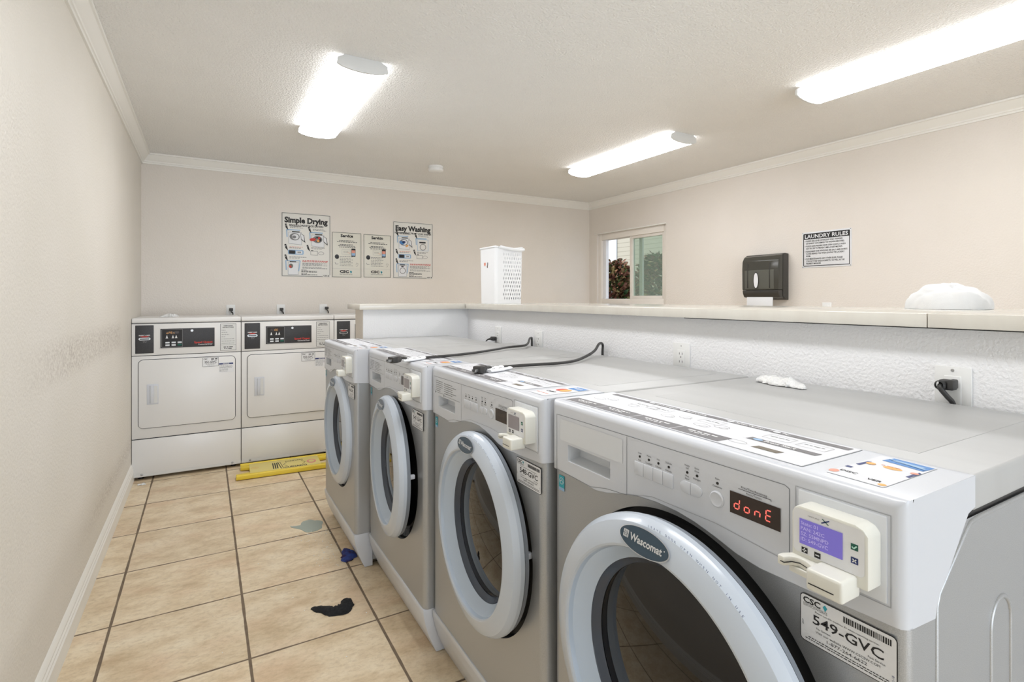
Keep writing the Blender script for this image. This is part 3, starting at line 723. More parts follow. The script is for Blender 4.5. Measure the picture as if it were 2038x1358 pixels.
    for x in (.413, .434, .475):
        b = MB(); b.lathe([(0.0023, 0), (0.0023, 0.0012), (0, 0.0016)], 'black', 12, Matrix.Translation((x, Yo, .9925)) @ Matrix.Rotation(PI / 2, 4, 'X')); b.build('indicator_light', t)
    for x in (.284, .3085, .333, .3575):
        b = MB(); b.box(x, x + .0238, Yo - .0018, Yo + .001, .953, .9785, 'white', .0009, 2); b.build('program_button', t)
    for x0_, x1_, e in ((.397, .4205, -1), (.4212, .4445, 1)):
        P = []
        for i in range(9):
            a = PI / 2 + PI * i / 8; P.append((.0125 * math.cos(a), .0105 * math.sin(a)))
        if e < 0: pts = [(x0_ + .0125 + p, .966 + q_) for p, q_ in P] + [(x1_, .9555), (x1_, .9765)]
        else: pts = [(x1_ - .0125 - p, .966 + q_) for p, q_ in P] + [(x0_, .9555), (x0_, .9765)]
        b = MB(); b.prism(pts, 'y', Yo - .0018, Yo + .001, 'white', .0005); b.build('option_button', t)
    b = MB(); b.lathe([(0.0135, -.001), (0.0135, 0.0015), (0.0115, 0.003), (0.009, 0.0022), (0, 0.002)], 'white', 28, Matrix.Translation((.474, Yo, .966)) @ Matrix.Rotation(PI / 2, 4, 'X')); b.build('start_button', t)
    # --- price display
    dc = Decal((0, yf - .0005, 0)); dc.rect(.499, .954, .584, .989, 'display', 1); dp = dc.build('price_display', t)
    if digits:
        dc = Decal((0, yf - .0009, 0)); dc.seg7(digits, .507, .9635, .0085, .016, .0019, 'red_led', 1, gap=2.1); dc.build('display_digits', dp)
    # --- card reader
    b = MB(); b.box(.610, .722, Yo - .002, Yo + .001, .918, 1.027, 'white_drawer', .002, 2)
    b.prism([(.6195, .938), (.7155, .938), (.7155, 1.005), (.7095, 1.0125), (.700, 1.016), (.630, 1.016), (.6235, 1.0125), (.6195, 1.005)], 'y', -.038, Yo, 'cream', .0028)
    rd = b.build('card_reader', t)
    yr = -.0383
    dc = Decal((0, yr, 0)); dc.rrect(.6225, .953, .7115, 1.012, .006, 'paper', 1)
    dc.text('HEARTLAND', .650, 1.0055, .0018, 'textgrey', 2, maxw=.016); dc.line([(.660, 1.003), (.670, 1.009)], .0016, 'navy', 2); dc.line([(.661, 1.009), (.669, 1.003)], .0012, 'green', 2)
    dc.rect(.634, .9545, .642, .962, 'ink', 2); dc.rect(.6372, .9555, .6388, .961, 'paper', 3); dc.rect(.6352, .9575, .6408, .959, 'paper', 3)
    dc.rect(.651, .9545, .659, .962, 'ink', 2); dc.rect(.6525, .9575, .6575, .959, 'paper', 3)
    dc.rect(.696, .984, .7045, .992, 'green', 2); dc.line([(.6975, .988), (.6995, .986), (.7030, .990)], .0016, 'mint', 3)
    dc.rect(.696, .967, .7045, .975, 'navy', 2); dc.line([(.6980, .969), (.7025, .973)], .0014, 'paper', 3); dc.line([(.6980, .973), (.7025, .969)], .0014, 'paper', 3)
    dc.build('key_label', rd)
    dc = Decal((0, yr - .0009, 0)); dc.rect(.6315, .966, .6865, 1.000, 'lcd_on' if screen_on else 'lcd_off', 1)
    if screen_on:
        for k, tx in enumerate(('State: 01', 'PAN: 242C', 'SZ: 55MNPD', 'ID: 549-GVC')): dc.text(tx, .6335, .9925 - k * .0072, .0046, 'lcd_text', 2, 'l', maxw=.036, bold=.01)
    dc.build('screen', rd)
    # card slot nose and guide horn
    b = MB(); b.box(.658, .703, -.072, -.030, .9245, .9525, 'cream', .004, 3); b.box(.662, .693, -.0726, -.070, .9335, .9347, 'black'); b.build('card_slot', rd)
    b = MB(); horn = [(.6125, -.060), (.622, -.060), (.626, -.050), (.634, -.045), (.645, -.047), (.659, -.054), (.659, -.030), (.622, -.030), (.6125, -.050)]
    b.prism(horn, 'z', .9345, .9475, 'cream', .0022)
    b.prism([(.622, -.048), (.659, -.050), (.659, -.030), (.622, -.030)], 'z', .926, .9345, 'cream', .001)
    b.tube([(.6175, -.0602, .9405), (.6225, -.0600, .9400), (.627, -.0495, .9405), (.636, -.0452, .9408), (.647, -.0475, .940), (.658, -.0545, .9375)], .0007, 'black', 6)
    b.build('card_guide', rd)
    # --- instruction label on top
    dc = Decal((0, 0, ZT + .0003), (1, 0, 0), (0, 1, 0), (0, 0, 1))
    dc.rect(.014, .016, .602, .184, 'label_base', 1)
    for x0_, x1_ in ((.020, .128), (.131, .236), (.239, .345), (.348, .452)):
        dc.poly([(x0_, .022), (x1_, .022), (x1_ + .002, .060), (x0_ + .002, .060)], 'bar', 2)
    for i, xx in enumerate((.07, .18, .29, .40)):
        dc.squiggle(xx - .03, .044, xx + .035, .0040, 'white_in_black', 3, i); dc.squiggle(xx - .02, .036, xx + .02, .003, 'white_in_black', 3, i + 5)
    for x0_, x1_ in ((.03, .135), (.137, .235), (.237, .355), (.357, .452), (.454, .592)):
        dc.rect(x0_, .160, x1_, .177, 'bar', 2)
    for i, (xx, tx) in enumerate(((.16, 'Select Program'), (.25, 'Select Cycle'), (.37, 'Select Options'), (.466, 'Pay'))):
        dc.disc(xx, .1685, .0075, 'paper', 3, .005); dc.text(tx, xx + .012, .1650, .0070, 'white_in_black', 3, 'l', bold=.02, maxw=.07)
    dc.poly([(.462, .084), (.582, .084), (.584, .101), (.464, .101)], 'bar', 2); dc.disc(.480, .0925, .0085, 'paleblue', 3, .006); dc.text('Press Start', .493, .0885, .0085, 'white_in_black', 3, 'l', bold=.02, maxw=.06)
    dc.poly([(.500, .044), (.544, .044), (.548, .060), (.504, .060)], 'brown', 2)
    for i, (xx, yy) in enumerate(((.055, .10), (.08, .12), (.16, .11), (.20, .13), (.27, .10), (.30, .12), (.36, .095), (.39, .115))):
        dc.circle(xx, yy, .018 - .002 * (i % 3), .0008, 'textgrey', 2, .011); dc.circle(xx + .008, yy - .006, .009, .0007, 'textgrey', 2, .006)
    dc.circle(.47, .052, .017, .0008, 'textgrey', 2, .009)
    for i, xx in enumerate((.14, .20, .33, .47, .53)): dc.frame(xx, .118, xx + .048, .148, .0007, 'textgrey', 2); dc.squiggle(xx + .006, .134, xx + .04, .003, 'textgrey', 2, i)
    dc.rect(.014, .016, .602, .0168, 'hair', 3); dc.rect(.6012, .016, .602, .184, 'hair', 3); dc.rect(0.006, .1875, W - .006, .1886, 'hair', 3)
    dc.build('instruction_label', t)
    # --- payment sticker
    dc = Decal((0, 0, ZT + .0003), (1, 0, 0), (0, 1, 0), (0, 0, 1))
    dc.rect(.632, .024, .704, .176, 'label_base', 1)
    if screen_on:      # badly worn sticker
        dc.poly([(.645, .150), (.700, .142), (.703, .172), (.650, .176)], 'blue', 2); dc.poly([(.655, .158), (.694, .152), (.696, .162), (.657, .167)], 'paleblue', 3)
        dc.line([(.648, .165), (.70, .150)], .003, 'paleblue', 4)
        dc.poly([(.634, .098), (.640, .096), (.642, .128), (.637, .126)], 'navy', 2); dc.disc(.645, .118, .006, 'orange', 3)
        dc.poly([(.698, .096), (.703, .094), (.704, .128), (.700, .132)], 'navy', 2); dc.disc(.699, .120, .005, 'palered', 3)
        dc.disc(.672, .120, .012, 'orange', 2, .007); dc.squiggle(.655, .125, .68, .003, 'palered', 2, 3)
        dc.disc(.634, .040, .006, 'palered', 2, .008); dc.text('DISC', .648, .048, .007, 'ink', 2, bold=.02); dc.text('VER', .684, .040, .007, 'ink', 2, bold=.02); dc.disc(.698, .033, .005, 'orange', 2)
        dc.rect(.632, .072, .640, .080, 'navy', 2)
    else:
        dc.rect(.650, .138, .700, .172, 'blue', 2); dc.text('VISA', .675, .150, .012, 'paper', 3, bold=.03)
        dc.disc(.658, .112, .014, 'red', 2, .018); dc.disc(.676, .112, .014, 'orange', 3, .018)
        dc.text('CARD', .662, .070, .010, 'ink', 2, bold=.03); dc.squiggle(.636, .045, .69, .004, 'palered', 2, 4)
    dc.build('payment_sticker', t)
    # --- id sticker and energy sticker on the grey front
    dc = Decal((0, -.0012, 0)); u0, u1, v0, v1 = .610, .731, .812, .879
    dc.rrect(u0, v0, u1, v1, .006, 'ink', 1); dc.rrect(u0 + .0012, v0 + .0012, u1 - .0012, v1 - .0012, .005, 'paper', 2)
    dc.text('CSC', .6145, .8675, .0075, 'ink', 3, 'l', bold=.03, width=.024); dc.poly([(.6415, .872), (.6445, .8755), (.6475, .872), (.6447, .8665)], 'teal', 3)
    dc.text('SERVICEWORKS', .6145, .8625, .0034, 'textgrey', 3, 'l', width=.033); dc.line([(.6145, .8665), (.6475, .8665)], .0003, 'textgrey', 3)
    rnd = random.Random(3); u = .668
    while u < .724:
        wd = rnd.choice((.0006, .0012, .0018)); dc.rect(u, .8655, u + wd, .8735, 'ink', 3); u += wd + rnd.choice((.0006, .001))
    dc.text('Please use this machine ID when reporting service:', .671, .8585, .0022, 'ink', 3, width=.080)
    dc.text(num, .672, .8425, .0125, 'ink', 3, width=.088, bold=.012)
    dc.text('For Service:', .633, .8365, .0027, 'ink', 3, 'l'); dc.text('Park Service:', .708, .8365, .0027, 'ink', 3)
    dc.text('Visit our website WWW.CSCSW.COM', .672, .8310, .0032, 'ink', 3, width=.080)
    dc.text('1-877-264-6622', .672, .8245, .0042, 'ink', 3, width=.050)
    dc.squiggle(.622, .8200, .722, .0012, 'ink', 3, 1); dc.squiggle(.618, .8170, .724, .0012, 'ink', 3, 2)
    dc.text('1017', .6155, .838, .0025, 'ink', 3, rot=PI / 2); dc.text('11-18', .7275, .826, .0025, 'navy', 3, rot=PI / 2)
    dc.build('id_sticker', t)
    dc = Decal((0, -.0009, 0)); dc.rect(.024, .845, .046, .874, 'teal', 1); dc.rect(.024, .838, .046, .845, 'paleblue', 1); dc.circle(.035, .861, .008, .0012, 'paper', 2); dc.line([(.029, .858), (.035, .864), (.041, .858)], .0012, 'paper', 2); dc.build('energy_sticker', t)
    # --- kick plate
    b = MB(); kp = [(-.004, .166), (-.004, .150), (.004, .11), (.018, .065), (.038, .02), (.046, .002), (.085, .002), (.085, .166)]
    b.prism(kp, 'x', 0.001, W - 0.001, 'white', .0025); b.build('kick_plate', t)
    # --- door
    hinge = empty('door', (dcs - .281 * math.cos(tilt), -prot + .281 * math.sin(tilt), dcz), -tilt); hinge.parent = t
    c0 = Matrix.Translation((0.281, 0, 0)) @ Matrix.Rotation(PI / 2, 4, 'X')
    prof = [(.2000, -.034), (.2025, -.031), (.225, -.006), (.2275, .0035), (.2300, .0072), (.2340, .0080), (.252, .0040), (.266, -.0020), (.2715, -.0045), (.2785, -.0140), (.281, -.020), (.281, -.031), (.278, -.034)]
    mt = ['ring_inner', 'ring_inner', 'ring_inner'] + ['ring'] * 9
    b = MB(); b.lathe(prof, 'ring', 128, c0, mt); b.build('door_ring', hinge, smooth=19)
    b = MB(); b.lathe([(.279, -.034), (.276, -.046), (.258, -.050), (.250, -.048), (.206, -.04)], 'ring_back', 96, c0); b.build('door_back', hinge)
    b = MB(); b.lathe([(.2003, -.034), (.199, -.0375), (.190, -.045), (.187, -.050)], 'ring_dark', 96, c0); b.build('glass_rim', hinge)
    b = MB(); gp = [(.188 * k / 14, -.051 + .022 * (1 - (k / 14) ** 2)) for k in range(14, -1, -1)]; b.lathe(gp, 'glass', 96, c0); b.build('glass', hinge, smooth=80)
    vd = Vector((0, -.0052 / .0265 * .72, 1)).normalized(); dc = Decal((0.281 - .012, -.0062, .2475), (1, 0, 0), (0, .27, .963), (0, -.963, .27), step=.0005); dc.disc(0, 0, .058, 'silver', 1, .0225, 48); dc.disc(0, 0, .0562, 'badge', 2, .0212, 48)
    dc.text('Wascomat', .006, -.0052, .0115, 'silver', 3, width=.074, bold=.028); dc.disc(.047, .004, .0012, 'silver', 3)
    dc.rrect(-.047, -.0055, -.0345, .0075, .0015, 'silver', 3); 
    for k in (-.0438, -.0375): dc.rect(k - .0003, -.0055, k + .0003, .0075, 'badge', 4)
    dc.rect(-.047, .0006, -.0345, .0012, 'badge', 4); dc.circle(-.0407, .001, .0035, .0006, 'badge', 4)
    dc.build('badge', hinge)
    dc = Decal((0.281, .0040, 0), N=(0, -1, 0)); tx = 'LEAVE DOOR OPEN WHEN NOT IN USE'
    for i, ch in enumerate(tx):
        if ch == ' ': continue
        a = math.radians(92 - i * 1.35); rr = .2728; dc.text(ch, rr * math.cos(a), rr * math.sin(a), .0040, 'navy', 1, rot=a - PI / 2)
    dc.build('door_legend', hinge)
    b = MB(); b.box(.522, .536, .046, .068, .010, .026, 'white', .003); b.build('latch', hinge)
    for z0_ in (.06, -.11):
        b = MB(); b.box(.002, .024, .046, prot + .02, z0_, z0_ + .05, 'ring_back', .003); b.build('hinge', hinge)
    return t
WX = ((0.742, 1.075, 0.760, '549-GVC'), (0.720, 1.812, 0.730, '548-GVC'), (0.688, 2.555, 0.740, '547-GVC'), (0.620, 3.288, 0.728, '546-GVC'))
washer((WX[0][0], WX[0][1], 0), .760 / WD, '549-GVC', 'grey and white front-loading washer nearest the camera, red display lit reading donE', .084, .0, .404, .632, True, 'donE', True)
washer((WX[1][0], WX[1][1], 0), .728 / WD, '548-GVC', 'grey and white front-loading washer numbered 548-GVC, with a cord plug on top', .055, .031, .423, .622)
washer((WX[2][0], WX[2][1], 0), .738 / WD, '547-GVC', 'grey and white front-loading washer numbered 547-GVC, its round door ajar widest', .056, .080, .407, .613)
washer((WX[3][0], WX[3][1], 0), .726 / WD, '546-GVC', 'grey and white front-loading washer at the far end of the row, closest to the dryers', .030, .004, .404, .606)

# ================================================================== DRYERS
def dryer(x, num, label, disp):
    t = tag(empty('dryer', (x, 4.58, 0)), label, 'dryer', 'white front-control dryers along the back wall')
    W, H, DPT = .690, 1.157, .60
    b = MB(); b.box(0.001, W - .001, .006, DPT, .022, H - .004, 'dryer', .004)
    for px in (.05, W - .05): b.lathe([(.018, 0), (.018, .03)], 'black', 16, Matrix.Translation((px, .06, 0))); b.lathe([(.018, 0), (.018, .03)], 'black', 16, Matrix.Translation((px, DPT - .06, 0)))
    b.build('cabinet', t)
    b = MB(); b.box(0, W, -.004, DPT, 1.120, H, 'dryer', .009, 3); b.build('top_cap', t)
    b = MB(); b.box(0.001, W - .001, -.003, .02, .890, 1.116, 'dryer', .003); b.build('control_console', t)
    b = MB(); b.box(0.001, W - .001, -.003, .02, .298, .886, 'dryer', .004); b.build('front_panel', t)
    b = MB(); b.box(0.001, W - .001, -.003, .02, .028, .292, 'dryer', .004); q = b.build('toe_panel', t)
    b = MB(); b.box(0.001, W - .001, -.0035, -.0022, .028, .048, 'dryer_panel')
    b.build('toe_flange', t, smooth=0)
    for px in (.06, W - .06):
        b = MB(); b.lathe([(0.008, 0), (0.007, .003), (0, .004)], 'metal', 16, Matrix.Translation((px, -.0035, .042)) @ Matrix.Rotation(PI / 2, 4, 'X')); b.build('screw', t)
    # black seams
    b = MB(); b.box(.002, W - .002, .002, .01, .884, .892, 'gap'); b.build('seam', t, smooth=0)
    b = MB(); b.box(.002, W - .002, .002, .01, .290, .300, 'gap'); b.build('seam', t, smooth=0)
    b = MB(); b.box(.002, W - .002, .0, .01, 1.114, 1.121, 'gap'); b.build('seam', t, smooth=0)
    # door
    x0, x1, z0, z1 = .040, .651, .370, .860
    dc = Decal((0, -.0032, 0)); dc.rrect(x0 - .002, z0 - .002, x1 + .002, z1 + .002, .034, 'gap', 1, 8); dc.build('door_gap', t)
    d = empty('door', (x0, -.004, z0)); d.parent = t
    pts = []
    for cx, cz_, a0 in ((x1 - x0 - .031, .031, -90), (x1 - x0 - .031, z1 - z0 - .031, 0), (.031, z1 - z0 - .031, 90), (.031, .031, 180)):
        for i in range(9):
            a = math.radians(a0 + 90 * i / 8); pts.append((cx + .029 * math.cos(a), cz_ + .029 * math.sin(a)))
    b = MB(); b.prism(pts, 'y', -.007, 0, 'dryer', .0018); b.build('door_panel', d)
    # recessed handle
    hx0, hx1, hz0, hz1 = .050, .120, .168, .314
    b = MB(); b.box(hx0, hx1, -.010, -.006, hz0, hz1, 'white', .0018); 
    b.box(hx0 + .028, hx1 - .006, -.0103, -.0099, hz0 + .012, hz1 - .012, 'dryer_panel')
    b.prism([(hx0 + .030, -.0102), (hx0 + .044, -.0102), (hx0 + .030, -.020), (hx0 + .022, -.018), (hx0 + .018, -.0102)], 'z', hz0 + .010, hz1 - .010, 'white', .001)
    b.build('handle', d)
    dc = Decal((0, -.0074, 0)); a = .394
    dc.rect(a, .417, a + .104, .484, 'gap', 1); dc.rect(a + .002, .419, a + .102, .482, 'paper', 2)
    dc.text('CSC', a + .006, .468, .009, 'ink', 3, 'l', bold=.03); dc.squiggle(a + .055, .469, a + .096, .007, 'ink', 3, 5)
    dc.text(num, a + .052, .444, .015, 'ink', 3, width=.078, bold=.02); dc.squiggle(a + .02, .435, a + .085, .003, 'textgrey', 3, 1); dc.squiggle(a + .03, .427, a + .075, .003, 'textgrey', 3, 2)
    dc.build('id_sticker', d)
    dc = Decal((0, -.0074, 0)); a = .500
    dc.rect(a, .366, a + .098, .444, 'paper', 1); dc.rect(a, .427, a + .096, .438, 'navy', 2); dc.text('NOTICE', a + .048, .4285, .0080, 'paper', 3, bold=.02)
    for k in range(6): dc.squiggle(a + .004, .417 - k * .0085, a + (.09 if k < 3 else .06), .003, 'textgrey', 2, k)
    dc.build('notice_sticker', d)
    # console fittings
    b = MB(); b.box(.022, .131, -.0065, 0, .905, 1.106, 'dark_panel', .003); cp = b.build('card_panel', t)
    dc = Decal((0, -.0067, 0)); dc.text('INSERT CARD', .077, 1.030, .0075, 'white_in_black', 1, width=.066, bold=.02); dc.poly([(.052, 1.027), (.100, 1.027), (.088, 1.020), (.064, 1.020)], 'red', 1); dc.rect(.05, 1.026, .104, 1.0285, 'red', 1)
    dc.rrect(.042, 1.000, .112, 1.017, .008, 'silver', 1); dc.rrect(.048, 1.004, .106, 1.012, .004, 'black', 2); dc.squiggle(.066, .990, .092, .004, 'textgrey', 1, 2); dc.squiggle(.068, .983, .088, .003, 'textgrey', 1, 3)
    dc.build('card_slot', cp)
    b = MB(); b.box(.163, .520, -.0055, 0, .931, 1.085, 'dryer', .003); b.build('panel_bezel', t)
    b = MB(); b.box(.171, .512, -.0068, -.004, .938, 1.078, 'dark_panel', .001); cp = b.build('control_panel', t)
    dc = Decal((0, -.0071, 0)); dc.rframe(.178, .943, .308, 1.073, .004, .0025, 'textgrey', 1); dc.rect(.181, .946, .305, 1.070, 'ink', 1.4)
    dc.rect(.205, 1.040, .285, 1.058, 'display', 1.7)
    dc.seg7(disp, .208, 1.041, .0085, .014, .0022, 'orange', 2.2, gap=1.55)
    for px in (.205, .242, .262): dc.poly([(px, 1.012), (px + .011, 1.012), (px + .0055, 1.032)], 'white_in_black', 2); dc.rect(px - .002, 1.008, px + .013, 1.011, 'white_in_black', 2)
    dc.build('display', cp)
    for r_, zz in ((0, .976), (1, .958)):
        for c_, px in enumerate((.205, .243, .280)):
            b = MB(); b.box(px - .004, px + .022, -.0105, -.0072, zz - .0055, zz + .0065, 'green' if (r_ and c_ == 2) else 'white_drawer', .0015); b.build('push_button', cp)
    dc = Decal((0, -.0071, 0)); dc.text('Speed Queen', .498, .966, .0135, 'red', 1, 'r', width=.118, bold=.035); dc.text('Commercial Dryer', .498, .952, .0085, 'white_in_black', 1, 'r', width=.092, bold=.01); dc.build('brand_lettering', cp)
    b = MB(); b.lathe([(.0095, 0), (.0085, .004), (.005, .0045), (0, .003)], 'silver', 24, Matrix.Translation((.366, -.0068, 1.060)) @ Matrix.Rotation(PI / 2, 4, 'X')); b.build('lock', cp)
    dc = Decal((0, -.0034, 0)); dc.rrect(.549, .902, .656, 1.106, .003, 'gap', 1); dc.rrect(.551, .904, .654, 1.104, .003, 'dryer_panel', 2)
    dc.text('OPERATING', .602, 1.086, .0075, 'ink', 3, width=.062, bold=.03); dc.text('INSTRUCTIONS', .602, 1.074, .0075, 'ink', 3, width=.074, bold=.03)
    for k in range(7): dc.squiggle(.558, 1.054 - k * .0165, .585 + (.06 if k > 3 else .012 * (k % 3)), .0034, 'textgrey', 3, k)
    dc.line([(.551, .945), (.654, .945)], .0012, 'gap', 3); dc.squiggle(.572, .925, .634, .006, 'ink', 3, 4); dc.squiggle(.576, .914, .63, .006, 'ink', 3, 6)
    dc.build('instruction_plate', t)
    return t
dryer(-.449, '551-GVC', 'white dryer beside the left wall, display reading open', 'oPEn')
dryer(.243, '552-GVC', 'white dryer in the middle of the row, behind the yellow floor sign', '  00')
dryer(.935, '553-GVC', 'white dryer mostly hidden behind the far washer and half wall', '  00')

# ================================================================== OUTLETS AND PLUGS
def outlet_back(x, label, gfci=False):
    t = tag(empty('wall_outlet', (x, YB, 1.127)), label, 'outlet', 'outlets on the back wall')
    b = MB(); b.box(-.035, .035, -.006, -.0002, 0, .115, 'plate', .002); b.build('cover_plate', t)
    b = MB(); b.box(-.017, .017, -.0075, -.005, .018, .097, 'plate', .001); b.build('receptacle', t)
    return t
outlet_back(.196, 'white wall outlet above the left dryer'); outlet_back(.602, 'white wall outlet above the middle dryer')
outlet_back(.975, 'white wall outlet above the third dryer'); outlet_back(1.80, 'left of two faint white outlets just above the short counter')
outlet_back(2.16, 'right of two faint white outlets just above the short counter, left of the basket')
def plug_back(x, z, label):
    t = tag(empty('power_plug', (x, YB - .0078, z)), label, 'plug', 'black dryer plugs on the back wall')
    b = MB(); b.box(-.015, .015, -.032, 0, -.013, .013, 'cord', .004); b.build('plug_body', t)
    zt_ = 1.1575 - z + .0085 - .0
    b = MB(); b.tube(smooth_curve([(0, -.022, -.008), (.004, -.028, -.025), (.012, -.03, 1.172 - z), (.015, -.026, 1.12 - z), (.015, -.022, .95 - z)], 5), .0048, 'cord', 8); b.build('cord', t)
plug_back(.198, 1.200, 'black plug and cord above the left dryer'); plug_back(.606, 1.198, 'black plug and cord above the middle dryer'); plug_back(1.003, 1.206, 'black plug and cord above the third dryer')
def outlet_half(y, zt_, w_, label, kind='duplex'):
    """y = centre; on the face of the half wall, facing -x"""
    t = tag(empty('wall_outlet', (XH, y, zt_ - .115), -PI / 2), label, 'outlet', 'outlets on the half wall behind the washers')
    b = MB(); b.box(-w_ / 2, w_ / 2, -.0065, -.0002, 0, .115, 'plate', .0022); b.build('cover_plate', t)
    b = MB()
    if kind == 'big': b.box(-.017, .017, -.0085, -.005, .02, .092, 'plate', .001); b.lathe([(.0035, 0), (.0035, .001), (0, .002)], 'metal', 16, Matrix.Translation((0, -.0065, .106)) @ Matrix.Rotation(PI / 2, 4, 'X'))
    else:
        b.box(-.017, .017, -.0085, -.005, .018, .088, 'plate', .001)
        b.box(-.0075, -.0055, -.0088, -.008, .070, .078, 'ink'); b.box(.0055, .0075, -.0088, -.008, .070, .078, 'ink'); b.ball((0, -.0086, .061), .0026, 'ink', 1, (1, .3, 1))
        b.box(-.0075, -.0055, -.0088, -.008, .040, .048, 'ink'); b.box(.0055, .0075, -.0088, -.008, .040, .048, 'ink'); b.lathe([(.0025, 0), (0, .001)], 'metal', 10, Matrix.Translation((0, -.0065, .103)) @ Matrix.Rotation(PI / 2, 4, 'X'))
    b.build('receptacle', t); return t
outlet_half(.5705, 1.135, .074, 'white outlet plate nearest the camera, with a black plug in it', 'big')
outlet_half(1.411, 1.131, .080, 'white outlet on the half wall with nothing plugged in, behind the 548 washer')
outlet_half(2.405, 1.121, .076, 'white outlet on the half wall behind the end of the far loose cord')
outlet_half(2.860, 1.124, .076, 'farthest white outlet on the half wall, above a small black plug')
t = tag(empty('power_plug', (XH - .009, .573, 1.092), -PI / 2), 'black angled plug in the outlet plate nearest the camera', 'plug')
b = MB(); b.box(-.016, .014, -.026, 0, -.012, .012, 'cord', .004, 3); b.box(.004, .017, -.034, -.004, -.008, .014, 'cord', .003); b.lathe([(.0115, 0), (.0115, .012), (.009, .016)], 'cord', 16, Matrix.Translation((-.008, -.026, 0)) @ Matrix.Rotation(PI / 2, 4, 'X')); b.build('plug_body', t)
b = MB(); b.tube(smooth_curve([(-.008, -.034, 0), (-.005, -.040, -.008), (.004, -.030, -.026), (.010, -.017, -.042), (.011, -.0075, -.07), (.011, -.0075, -.14)], 6), .0058, 'cord', 10); b.build('cord', t)
t = tag(empty('power_plug', (XH - .009, 2.895, 1.050), -PI / 2), 'small black plug lying by the farthest half-wall outlet', 'plug')
b = MB(); b.box(-.012, .026, -.026, 0, -.012, .012, 'cord', .004); b.tube([(-.01, -.014, .002), (-.03, -.015, -.004), (-.06, -.018, -.010), (-.09, -.02, -.028)], [.009, .007, .004, .003], 'cord', 8); b.build('plug_body', t)
t = tag(empty('wall_outlet', (XR, 2.328, 1.151), -PI / 2), 'white outlet on the right wall between the towel dispenser and the laundry rules sign', 'outlet')
b = MB(); b.box(-.035, .035, -.0065, -.0002, 0, .115, 'plate', .0022); b.build('cover_plate', t)
b = MB(); b.box(-.017, .017, -.0085, -.005, .018, .097, 'plate', .001)
for dx in (-.006, .006): b.box(dx - .0012, dx + .0012, -.009, -.008, .075, .083, 'ink')
b.ball((0, -.0088, .068), .0028, 'ink', 1, (1, .3, 1)); b.build('receptacle', t)

# ================================================================== LOOSE CORDS ON THE WASHERS
def loose_cord(path, plug_at, plug_dir, label, tags):
    p = Vector(plug_at); d = Vector(plug_dir).normalized()
    t = tag(empty('loose_cord', (0, 0, 0)), label, 'cord', 'black power cords lying across the washers')
    b = MB(); b.tube(smooth_curve(path, 8), .0056, 'cord', 10); b.build('cable', t)
    tf = Matrix.Translation(p) @ d.to_track_quat('X', 'Z').to_matrix().to_4x4()
    b = MB(); b.prism([(0, -.016), (.020, -.018), (.034, -.012), (.046, -.008), (.046, .008), (.034, .012), (.020, .018), (0, .016)], 'z', -.011, .012, 'cord', .003, tf)
    b.lathe([(.0085, 0), (.0085, .006), (.0065, .008), (.0085, .010), (.0085, .016), (.0065, .018), (.0085, .020), (.0075, .03), (.006, .034)], 'cord', 14, tf @ Matrix.Translation((.044, 0, 0)) @ Matrix.Rotation(PI / 2, 4, 'Y'))
    b.build('plug', t)
    b = MB()
    for yy in (-.0065, .0065): b.box(-.016, .001, yy - .0008, yy + .0008, -.004, .004, 'metal', 0, 1, tf)
    b.tube([(-.017, 0, -.006), (0, 0, -.006)], .0022, 'metal', 8, True, tf); b.build('prong', t)
    for pts, wd, dz in tags:      # folded paper tag taped round the cable
        b = MB(); P = smooth_curve([(x, y, ZT + .0085 + dz) for x, y in pts], 6)
        b.tube(P, wd, 'paper', 10, True, None, .48)
        for k in range(3):
            q = P[3 + k * 3]; b.tube([q + Vector((-.006, .004 - .004 * k, .0063)), q + Vector((.006, .007 - .004 * k, .0063))], .0007, 'textgrey', 5)
        o = b.build('cord_tag', t, smooth=40); o['label'] = 'white paper tag'
    return t
Zt = ZT + .0075
loose_cord([(.835, 1.585, Zt + .004), (.878, 1.610, Zt), (.973, 1.617, Zt), (1.05, 1.611, Zt), (1.123, 1.605, Zt), (1.222, 1.629, Zt + .001), (1.333, 1.694, Zt + .008), (1.43, 1.765, 1.078), (1.50, 1.825, 1.096), (1.535, 1.850, 1.098), (1.551, 1.858, 1.088), (1.553, 1.862, 1.060), (1.553, 1.862, 1.00)],
           (.763, 1.545, ZT + .0135), (1, .5, 0), 'black power cord with taped-on tags lying across the 548 washer',
           [([(.805, 1.566), (.845, 1.588), (.892, 1.612)], .013, .0), ([(.812, 1.548), (.86, 1.560), (.915, 1.590)], .011, -.002)])
loose_cord([(.672, 1.990, Zt + .004), (.705, 2.012, Zt), (.807, 2.033, Zt), (.898, 2.048, Zt), (1.032, 2.100, Zt), (1.155, 2.158, Zt + .002), (1.265, 2.215, Zt + .004), (1.36, 2.235, Zt + .005), (1.44, 2.32, 1.066), (1.52, 2.43, 1.080), (1.545, 2.455, 1.082), (1.553, 2.46, 1.074), (1.553, 2.46, 1.00)],
           (.700 - .095, 1.955, ZT + .0135), (1, .45, 0), 'black power cord with a white tag lying across the 547 washer',
           [([(.648, 1.976), (.70, 2.004), (.765, 2.024)], .013, .0), ([(.655, 1.962), (.71, 1.985), (.755, 2.012)], .010, -.002)])

